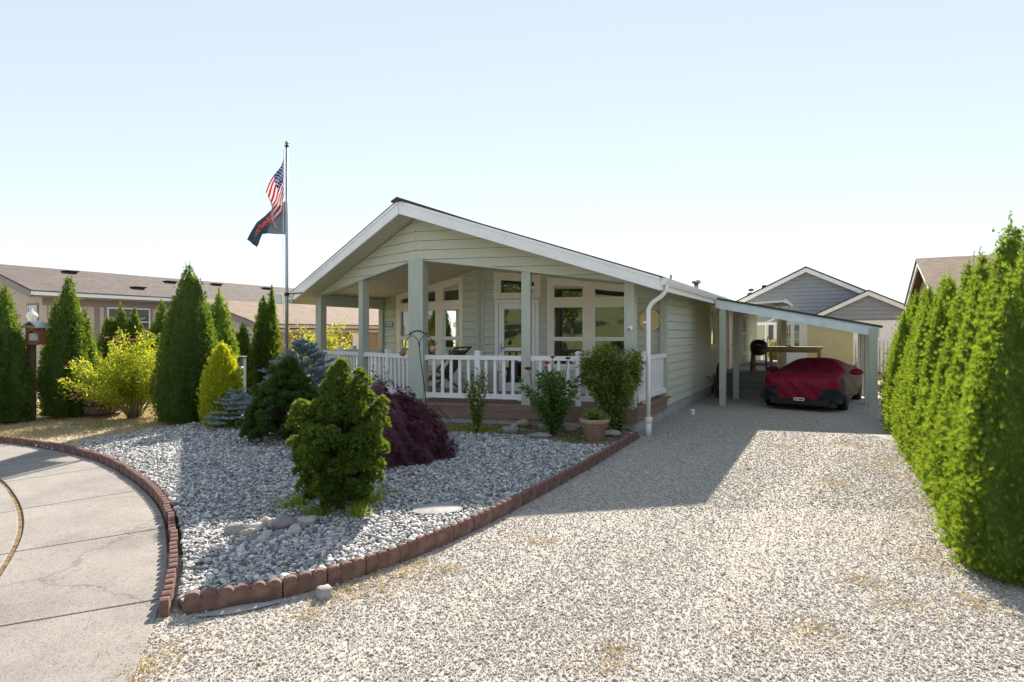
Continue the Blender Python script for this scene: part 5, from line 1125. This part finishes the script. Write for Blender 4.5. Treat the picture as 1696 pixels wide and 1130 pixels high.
# garage wing: the same roof slope carried lower
wg_t = 6.5
pts = [P(-17.6, wg_t), P(-13.35, wg_t), P(-13.35, 24), P(-17.6, 24)]; zz = [NE+.012, 2.19, 2.19, NE+.012]
with_uv(obj('wing_roof', slab(pts, [z-.02 for z in zz], [z+.05 for z in zz]), M['shingle_tan'], nb), ED, -ER+UP*.28)
wf = Fr(P(-17.6, wg_t), ER, -ED); obj('wing_fascia', prism(wf, [(0, NE-.24), (4.25, 1.95), (4.25, 2.17), (0, NE)], -.02, .03), M['mauve_trim'], nb)
obj('wing_front', prism(wf, [(0, 0), (3.9, 0), (3.9, 2.1), (0, NE-.2)], -.2, -.06), M['tan_wall'], nb)
WG = Fr(P(-13.7, 0), ED, ER); obj('wing_wall', wbox(WG, wg_t+.1, 24, 0, 2.1, -.15, 0), M['far_tan'], nb)
obj('wing_gutter', wbox(Fr(P(-13.35, 0), ED, ER), wg_t, 24, 2.05, 2.17, .0, .1), M['tan_wall'], nb); obj('wing_eave', wbox(WG, wg_t+.1, 24, 1.86, 2.0, .001, .2), M['tan_wall'], nb)
obj('wing_door', wbox(WG, 12.2, 13.1, 0, 1.85, .001, .03), M['cream_trim'], nb); simple_window(nb, WG, 9.2, 10.4, .95, 1.75, M['tan_wall'], .08)
rl = thing('rear_left_house', 'house with pale reflective roof and dark rake seen through the porch', 'house', P(-9, 26))
rf = Fr(P(-11.2, 24.5), ER, -ED)
obj('wall', prism(rf, [(0, 0), (7, 0), (7, 2.0), (1.2, 4.0), (0, 3.2)], -6, -.1), M['grey_siding'], rl)
obj('roof', slab([P(-10.6, 24.3), P(-3.6, 24.3), P(-3.6, 31), P(-10.6, 31)], [4.05, 2.0, 2.0, 4.05], [4.15, 2.1, 2.1, 4.15]), M['pale_roof'], rl)
obj('rake', prism(Fr(P(-10.7, 24.25), ER, -ED), [(0, 3.75), (7.2, 1.72), (7.2, 2.08), (0, 4.14)], 0, .05), M['dark'], rl)
# grey houses behind the carport
gh = thing('grey_house', 'grey house with wide white-trimmed gable behind the carport', 'house', (15.4, 30, 0))
G0 = Fr((15.38, 30.0, 0), ER, -ED)
obj('wall', wbox(G0, -2.9, 2.9, 0, 3.62, -6, -.04), M['grey_siding'], gh)
gwl = obj('wall_frieze', wbox(G0, -2.88, 2.88, 3.56, 3.6, -.1, .02), M['grey_siding'], gh); siding(gwl, G0, [(-2.88, 2.2), (2.88, 2.2), (2.88, 3.56), (-2.88, 3.56)], M['grey_siding'], .2)
gbl = obj('gable', prism(G0, [(-2.9, 3.6), (2.9, 3.6), (0, 5.05)], -.2, -.035), M['grey_siding'], gh)
siding(gbl, G0, [(-2.85, 3.6), (2.85, 3.6), (0, 5.02)], M['grey_siding'], .2)
for k in (-1, 1):
    obj('rake', prism(G0, [(0, 5.0), (k*3.3, 3.35), (k*3.3, 3.57), (0, 5.22)], .02, .3), M['white_trim'], gh)
    with_uv(obj('roof', slab([(G0.p(0, 0, .34)), G0.p(k*3.38, 0, .34), G0.p(k*3.38, 0, -7), G0.p(0, 0, -7)], [5.225, 3.535, 3.535, 5.225], [5.29, 3.6, 3.6, 5.29]), M['shingle_dark'], gh), ED, ER)
gh2 = thing('grey_wing', 'lower grey gable with white trim right of the wide gable', 'house', (16.76, 27, 0))
G1 = Fr((16.76, 27.0, 0), ER, -ED)
obj('wall', MB().add(wbox(G1, -2.0, 2.6, 0, 2.42, -1.6, -.04)).vf, M['white_trim'], gh2); obj('gable', prism(G1, [(-2.2, 2.42), (2.6, 2.42), (0, 3.72)], -1.6, -.035), M['grey_siding'], gh2)
gb2 = [c for c in gh2.children if c.name.startswith('gable')][0]; siding(gb2, G1, [(-2.1, 2.5), (2.5, 2.5), (0, 3.6)], M['grey_siding'], .2)
for k in (-1, 1):
    obj('rake', prism(G1, [(0, 3.6), (k*2.8, 2.2), (k*2.8, 2.40), (0, 3.80)], .02, .25), M['white_trim'], gh2)
    with_uv(obj('roof', slab([(G1.p(0, 0, .28)), G1.p(k*2.86, 0, .28), G1.p(k*2.86, 0, -2.5), G1.p(0, 0, -2.5)], [3.805, 2.375, 2.375, 3.805], [3.86, 2.43, 2.43, 3.86]), M['shingle_dark'], gh2), ED, ER)
obj('downpipe', tube([G1.p(-3.9, 2.62, .1), G1.p(-4.2, 2.45, .1), G1.p(-4.4, 2.38, .1), G1.p(-4.4, 0, .1)], .05, 6), M['vinyl'], gh2)
simple_window(gh, G0, -2.6, -1.5, 1.1, 2.3, M['white_trim'], .1, False)
bk = Fr(P(3, 24), ER, -ED)
def fence(label, O, e, n_, cnt, h, mat, sp=.16, w=.11):
    t = thing('fence', label, 'fence', O); fr = Fr(O, e, n_)
    for k in range(cnt): obj('picket', prism(fr, [(k*sp, .05), (k*sp+w, .05), (k*sp+w, h), (k*sp+w/2, h+.05), (k*sp, h)], 0, .02), mat, t)
    for z in (.35, h-.3): obj('rail', wbox(fr, 0, cnt*sp, z, z+.08, -.03, -.002), mat, t)
fence('white picket fence behind the mustard shed', P(4.2, 22.5), ER, -ED, 40, 1.45, M['vinyl'])
rg2 = np.random.default_rng(96); b = P(5.0, 21.6); leafy('garden_bush', 'sunlit yellow-green bush at the end of the side deck', (b.x, b.y, 0), [(arch(rg2, rg2.uniform(1.1, 1.7), rg2.uniform(0, 6.28), rg2.uniform(.1, .8), 0), .2, 120) for _ in range(26)], 0, .08, 'weigela', 97, 'green_stem', .01, spread=.14)
b = P(8.6, 21.5); leafy('garden_bush', 'small sunlit green shrub below the far fence right of shed', (b.x, b.y, 0), [(arch(rg2, rg2.uniform(.4, .7), rg2.uniform(0, 6.28), rg2.uniform(.1, .5), 0), .1, 80) for _ in range(14)], 0, .07, 'grass', 98, 'green_stem', .01, spread=.1)
# house beyond the hedge on the right
rh = thing('right_house', 'house with tan gable and brown roof showing above the hedge', 'house', (14.15, 20, 0))
RG = Fr((14.15, 20, 0), ED, -ER)
M['ochre'] = pbr('ochre_siding', (.45, .33, .15), .75, .06, 4, bs=.2)
obj('wall', prism(RG, [(-3.2, 0), (3.2, 0), (3.2, 2.85), (0, 4.15), (-3.2, 2.85)], -8, -.25), M['ochre'], rh)
for k in (-1, 1):
    obj('rake', prism(RG, [(0, 4.18), (k*3.6, 2.74), (k*3.6, 2.94), (0, 4.38)], -.03, .02), M['white_trim'], rh)
    with_uv(obj('roof', slab([RG.p(0, 0, .06), RG.p(k*3.7, 0, .06), RG.p(k*3.7, 0, -9), RG.p(0, 0, -9)], [4.385, 2.905, 2.905, 4.385], [4.44, 2.96, 2.96, 4.44]), M['shingle_tan'], rh), ER, ED*k+UP*.3)
# ------------------------------------------------------------------ flagpole and flags
FP = Vector(((475-848)/F*13.6, 13.6, 0)); px = 13.6/F
fp = thing('flagpole', 'tall grey metal flagpole behind the blue spruce', 'flagpole', FP)
zt = H+(551-243)*px
obj('pole', tube([FP, FP+UP*(zt*.5), FP+UP*zt], [.042, .038, .026], 14), M['metal_grey'], fp, smooth=True)
obj('truck', lathe([(.03, 0), (.055, .012), (.055, .03), (.02, .045)], FP+UP*(zt-.01), 14), M['dark'], fp, smooth=True)
obj('ball', rock(FP+UP*(zt+.085), .045, .045, .045, 1, 0, 3, 0), pbr('brass', (.45, .33, .12), .3, .1, 8, bs=0, metal=.9), fp, smooth=True)
obj('halyard', tube([FP+Vector((-.075, -.01, zt-.05)), FP+Vector((-.08, -.02, zt*.6)), FP+Vector((-.075, -.01, 1.3))], .006, 5), M['vinyl'], fp)
cz = H+(551-488)*px
sc_ = thing('pole_camera', 'white security camera with dark bracket clamped to the flagpole', 'camera', FP+UP*cz)
obj('clamp', lathe([(.055, -.04), (.055, .04)], FP+UP*cz, 12), M['dark'], sc_); obj('housing', obox(FP+Vector((-.16, -.04, 0)), (1, 0, 0), (0, 1, 0), .14, .12, cz-.22, cz+.02), M['vinyl'], sc_, bevel=.012)
obj('bracket', MB().add(tube([FP+UP*cz, FP+Vector((.16, -.03, cz+.02)), FP+Vector((.38, -.06, cz+.03))], .014, 6)).add(tube([FP+UP*(cz-.02), FP+Vector((.14, -.03, cz-.08)), FP+Vector((.2, -.04, cz+.02))], .01, 6)).vf, M['dark'], sc_)
obj('light_bar', obox(FP+Vector((.25, -.06, 0)), (1, 0, 0), (0, 1, 0), .26, .06, cz+.045, cz+.065), M['vinyl'], sc_); obj('junction_box', obox(FP+Vector((.12, -.03, 0)), (1, 0, 0), (0, 1, 0), .12, .08, cz-.2, cz-.11), M['metal_grey'], sc_, bevel=.01)
def flag_mat():
    m, n, l, b = new_mat('flag_cloth'); at_ = n.new('ShaderNodeAttribute'); at_.attribute_name = 'dye'; l.new(at_.outputs['Color'], b.inputs['Base Color']); b.inputs['Roughness'].default_value = .7
    tr = n.new('ShaderNodeBsdfTranslucent'); l.new(at_.outputs['Color'], tr.inputs['Color']); mx = n.new('ShaderNodeMixShader'); mx.inputs[0].default_value = .22
    l.new(b.outputs[0], mx.inputs[1]); l.new(tr.outputs[0], mx.inputs[2]); l.new(mx.outputs[0], n['Material Output'].inputs['Surface']); return m
M['flag'] = flag_mat()
def flag(name, label, top, ctrl, NA, NB, dye, fold, ph):
    """ctrl: [(a, top (x,z), bottom (x,z))] in metres from the hoist top; dye(i,j) -> colour of that cell"""
    A = [c[0] for c in ctrl]; v, f, cols = [], [], []
    for i in range(NA+1):
        a = i/NA; tx, tz, bx, bz = [float(np.interp(a, A, [c[k][m] for c in ctrl])) for k, m in ((1, 0), (1, 1), (2, 0), (2, 1))]
        for j in range(NB+1):
            q = j/NB; v.append(top+Vector((tx+(bx-tx)*q, fold*math.sin(a*9+q*2.5+ph)*min(1, a*4)+.5*fold*math.sin(q*11+a*5)*min(1, a*3), tz+(bz-tz)*q)))
    for i in range(NA):
        for j in range(NB): f.append([i*(NB+1)+j, (i+1)*(NB+1)+j, (i+1)*(NB+1)+j+1, i*(NB+1)+j+1]); cols.append(dye(i, j))
    o = obj(name, (v, f), M['flag'], None, True, base=top); at_ = o.data.attributes.new('dye', 'FLOAT_COLOR', 'FACE')
    at_.data.foreach_set('color', np.array([(*c, 1) for c in cols], np.float32).ravel()); return tag(o, label, 'flag')
def us(i, j):
    NAu, NBu = 76, 39
    if i < 30 and j < 21:
        r_, c_ = (j-1)/2.1, (i-1)/2.55
        row = int(round(r_)); colm = int(round(c_))
        if abs(r_-row) < .3 and abs(c_-colm) < .3 and (row+colm) % 2 == 0 and 0 <= row <= 8 and 0 <= colm <= 10: return (.75, .75, .8)
        return (.018, .028, .14)
    return (.42, .012, .035) if (j//3) % 2 == 0 else (.78, .76, .78)
p_ = lambda u, v: ((u-475)*px, (262-v)*px)
ft = FP+Vector((-.045, -.02, H+(551-262)*px))
flag('national_flag', 'American flag with stars and stripes hanging limp on the flagpole', ft, [(0, p_(474, 262), p_(474, 322)), (.3, p_(464, 281), p_(473, 341)), (.6, p_(448, 309), p_(469, 352)), (.72, p_(443, 318), p_(463, 360)), (.86, p_(450, 330), p_(456, 372)), (1, p_(455, 345), p_(464, 383))], 76, 39, us, .07, .5)
def navy(i, j):
    a, q = i/50, j/30
    if a < .42: return (.085, .115, .15)
    for c in (.56, .74):
        d = math.hypot((a-c)*1.5, q-.42)
        if .09 < d < .20 and int(math.atan2(q-.42, (a-c)*1.5)*3+9) % 2 == 0: return (.55, .06, .05)
    if .5 < a < .8 and abs(q-.42-.4*(a-.65)) < .045: return (.5, .06, .05)
    return (.022, .045, .075)
flag('navy_flag', 'dark navy flag with red emblem hanging below the American flag', FP+Vector((-.045, .16, H+(551-262)*px)), [(0, p_(474, 330), p_(473, 387)), (.25, p_(458, 335), p_(458, 386)), (.42, p_(452, 340), p_(440, 384)), (.6, p_(440, 350), p_(433, 386)), (.8, p_(424, 366), p_(428, 402)), (1, p_(410, 396), p_(422, 408))], 50, 30, navy, .06, 2)
# ------------------------------------------------------------------ yard furniture
hk = Vector(((709-848)/F*10.5, 10.5, YZ))
hp = 1/F*hk.y
def HKp(u, v): return Vector(((u-848)*hp, hk.y, H+(551-v)*hp))
hook = thing('shepherd_hook', 'dark green double shepherd hook with scrollwork before the porch', 'garden hook', hk)
obj('stake', tube([HKp(710.5, 710)-UP*.05, HKp(703, 640), HKp(697, 600), HKp(694, 568)], .009, 6), M['green_iron'], hook, smooth=True)
for k, pts in ((-1, [(694.5, 575), (692, 563), (684, 556), (677, 559), (672, 566), (671, 574), (669, 579)]), (1, [(694.5, 575), (696, 563), (702, 556), (709, 557), (715, 562), (717, 570), (720, 572), (723, 570), (724, 566)])): obj('arm', tube([HKp(*q) for q in pts], .008, 6), M['green_iron'], hook, smooth=True)
obj('crest', tube([HKp(677, 556), HKp(684, 550), HKp(691.5, 547.5), HKp(699, 550), HKp(708, 554)], .006, 5), M['green_iron'], hook)
for u, v in ((682, 551), (687, 549), (691.5, 548), (696, 549), (701, 551), (706, 553), (679, 554)): obj('iron_leaf', rock(HKp(u, v), .032, .012, .02, u and int(u), .3, 1, .1), M['green_iron'], hook)
M['gourd'] = pbr('brown_gourd', (.24, .12, .07), .6, .35, 12, bs=.4, bscale=20); M['gourd2'] = pbr('pink_gourd', (.50, .24, .19), .6, .25, 12, bs=.3)
for u, v0, v, mt_, lb in ((667, 579, 585, 'gourd', 'brown ball ornament hanging from the left arm of the hook'), (717, 571, 578, 'gourd2', 'pinkish gourd ornament hanging from the right arm of the hook')):
    t = thing('hanging_ornament', lb, 'ornament', HKp(u, v), 'ornaments on the shepherd hook'); obj('ball', rock(HKp(u, v), .058, .058, .062, u, 0, 3, .06), M[mt_], t, smooth=True); obj('cord', tube([HKp(u, v-4), HKp(u+2, v0-3)], .004, 4), M['dark'], t)
ch = thing('sling_chair', 'wooden folding sling chair on the porch behind the railing', 'chair', WL.p(.9, DECK, 1.1))
cb = P(-.3, 1.35, DECK); cx = E_R; cy = ED
for k in (-.28, .28):
    o_ = cb+cy*k; obj('back_rail', tube([o_-cx*.40+UP*.10, o_+cx*.45+UP*1.06], .03, 6), M['wood_red'], ch); obj('leg', tube([o_+cx*.35+UP*.0, o_-cx*.35+UP*.55], .028, 6), M['wood_red'], ch)
sv = []
for i in range(9):
    k = i/8; c = cb-cx*(.36-.80*k)+UP*(.42+.58*k-.30*math.sin(math.pi*min(1, k*1.1))); sv += [c-cy*.25, c+cy*.25]
obj('sling', (sv, [[2*i, 2*i+2, 2*i+3, 2*i+1] for i in range(8)]), pbr('brown_mesh_cloth', (.13, .085, .065), .8, .2, 60, bs=.4), ch, smooth=True); obj('top_bar', tube([cb+cx*.45+UP*1.06-cy*.33, cb+cx*.45+UP*1.06+cy*.33], .026, 6), M['wood_red'], ch)
tb = thing('porch_table', 'small grey table on the porch under the left window', 'table', P(.3, 1.7, DECK)); tc_ = P(.4, 1.75, DECK)
obj('table_top', obox(tc_, E_R, ED, .7, .5, DECK+.48, DECK+.52), M['block'], tb, bevel=.005)
for a in (-.3, .3):
    for c in (-.2, .2): obj('leg', obox(tc_+E_R*a+ED*c, E_R, ED, .04, .04, DECK, DECK+.48), M['block'], tb)
# birdhouse post
bp = Vector(AT(52, 697)); bpx = bp.y/F
bh = thing('birdhouse', 'weathered wooden birdhouse feeder on a tall post', 'birdhouse', bp)
def BP(u, v, dy=0): return Vector(((u-848)*bpx, bp.y+dy, H+(551-v)*bpx))
zf = lambda v: H+(551-v)*bpx
obj('post', obox(BP(52, 600), (1, 0, 0), (0, 1, 0), .115, .115, 0, zf(571)), M['wood_grey'], bh, bevel=.006); obj('platform', obox(BP(60, 570, -.05), (1, 0, 0), (0, 1, 0), .27, .24, zf(571), zf(565)), M['wood_red'], bh, bevel=.004)
obj('body', obox(BP(60.5, 555, -.02), (1, 0, 0), (0, 1, 0), .26, .20, zf(565), zf(543)), M['wood_red'], bh, bevel=.004)
mb = MB(); ax = Fr(BP(60.5, 551, -.14)*1, (1, 0, 0), (0, -1, 0)); ax.O.z = 0
for k in (-1, 1): mb.add(prism(ax, [(0, zf(533.5)), (k*.19, zf(543.5)), (k*.19, zf(543.5)+.022), (0, zf(533.5)+.026)], -.30, .04))
obj('roof', mb.vf, M['metal_grey'], bh); gp_ = Fr(BP(66, 560, -.17), (1, 0, 0), (0, -1, 0)); gp_.O.z = 0
obj('porch_gable', prism(gp_, [(-.10, zf(551)), (0, zf(545.5)), (.10, zf(551)), (.10, zf(552.5)), (0, zf(547)), (-.10, zf(552.5))], -.06, .05), M['wood_red'], bh); obj('opening', wbox(gp_, -.07, .07, zf(564), zf(552), -.045, .01), M['blind'], bh)
lp = thing('yard_lamp', 'white finial lantern behind the birdhouse', 'lamp', ((53-848)/F*15.5, 15.5, 0)); lq = Vector(((53-848)/F*15.5, 15.5, 0)); lz = lambda v: H+(551-v)*15.5/F
obj('post', tube([lq, lq+UP*lz(535)], .035, 8), M['vinyl'], lp); obj('lantern', lathe([(.05, lz(536)), (.13, lz(524)), (.14, lz(523)), (.12, lz(521)), (.10, lz(519)), (.03, lz(516)), (.035, lz(514.5)), (.012, lz(512)), (.0, lz(510))], lq, 14), M['vinyl'], lp, smooth=True)
# half barrel
bb = Vector(AT(170, 690)); brl = thing('half_barrel', 'weathered wooden half-barrel planter beneath the yellow shrub', 'planter', bb)
n_st = 22
for k in range(n_st):
    g0, g1 = 2*math.pi*k/n_st+.008, 2*math.pi*(k+1)/n_st-.008; v = []
    for z, rr in ((.0, .30), (.18, .345), (.37, .36)):
        for gg, ro in ((g0, rr), (g1, rr), (g1, rr-.025), (g0, rr-.025)): v.append(Vector((math.cos(gg)*ro, math.sin(gg)*ro, z)))
    fcs = [[0, 1, 2, 3], [11, 10, 9, 8]]
    for lv in (0, 4):
        for e in range(4): fcs.append([lv+e, lv+(e+1) % 4, lv+4+(e+1) % 4, lv+4+e])
    obj('stave', (v, fcs), M['wood_grey'], brl, local=True)
for z, rr in ((.08, .326), (.28, .359)): obj('hoop', lathe([(rr-.012, z-.022), (rr+.004, z-.022), (rr+.007, z+.022), (rr-.010, z+.022)], (0, 0, 0), 40), M['dark'], brl, smooth=True, local=True)
obj('soil', lathe([(.0, .31), (.33, .315), (.33, .32), (0, .33)], (0, 0, 0), 20), M['dirt'], brl, local=True)
# meter pedestal
mp_ = Vector(((400-848)/F*13.2, 13.2, 0)); mz = lambda v: H+(551-v)*13.2/F
mpd = thing('meter_pedestal', 'blue-grey electric meter pedestal behind the golden cypress', 'utility box', mp_); M['util'] = pbr('utility_paint', (.27, .33, .34), .5, .06, 8, bs=.1)
obj('cabinet', obox(mp_, (1, 0, 0), (0, 1, 0), .15, .16, 0, mz(592)), M['util'], mpd, bevel=.01); obj('hood', obox(mp_+Vector((0, -.02, 0)), (1, 0, 0), (0, 1, 0), .17, .20, mz(592), mz(590)), M['util'], mpd, bevel=.005)
obj('meter', lathe([(.085, 0), (.085, .03), (.075, .05), (.07, .10), (.0, .11)], mp_+Vector((.01, -.08, mz(611))), 20, (0, -1, 0)), M['metal_grey'], mpd, smooth=True); obj('meter_face', obox(mp_+Vector((.01, -.186, 0)), (1, 0, 0), (0, 1, 0), .08, .01, mz(611)-.005, mz(611)+.025), M['dark'], mpd)
# ------------------------------------------------------------------ across the street, seen in the panes
bank = obj('hill', ([Vector((-60, -16, -.02)), Vector((60, -16, -.02)), Vector((60, -24, 2.0)), Vector((-60, -24, 2.0)), Vector((60, -60, 9)), Vector((-60, -60, 9))], [[0, 1, 2, 3], [3, 2, 4, 5]]), pbr('green_bank', (.13, .15, .055), .95, .3, 1.2, bs=.8, bscale=8, bd=.08)); tag(bank, kind='structure')
sheet('street_crossing', [(-60, -14), (60, -14), (60, -6), (-60, -6)], -.03, M['street'])
for k, (x_, y_, h_, rd, mt_) in enumerate([(-11, -22, 7, 2.6, 'oak_leaf'), (-5.5, -26, 8, 3.0, 'oak_leaf'), (1.5, -24, 6.5, 2.4, 'maple'), (8, -30, 8, 3, 'oak_leaf'), (-17, -20, 7, 2.6, 'oak_leaf'), (-24, -18, 7, 2.8, 'oak_leaf')]):
    broadleaf(['leafy green tree left of middle across the street', 'tall green tree in the middle across the street', 'purple-leaved tree across the street', 'tall green tree right of the purple one across the street', 'green tree far left across the street', 'outermost green tree across the street'][k], (x_, y_, 1.0), h_, rd, 2600, .30, mt_, 400+k, 'trees across the street')
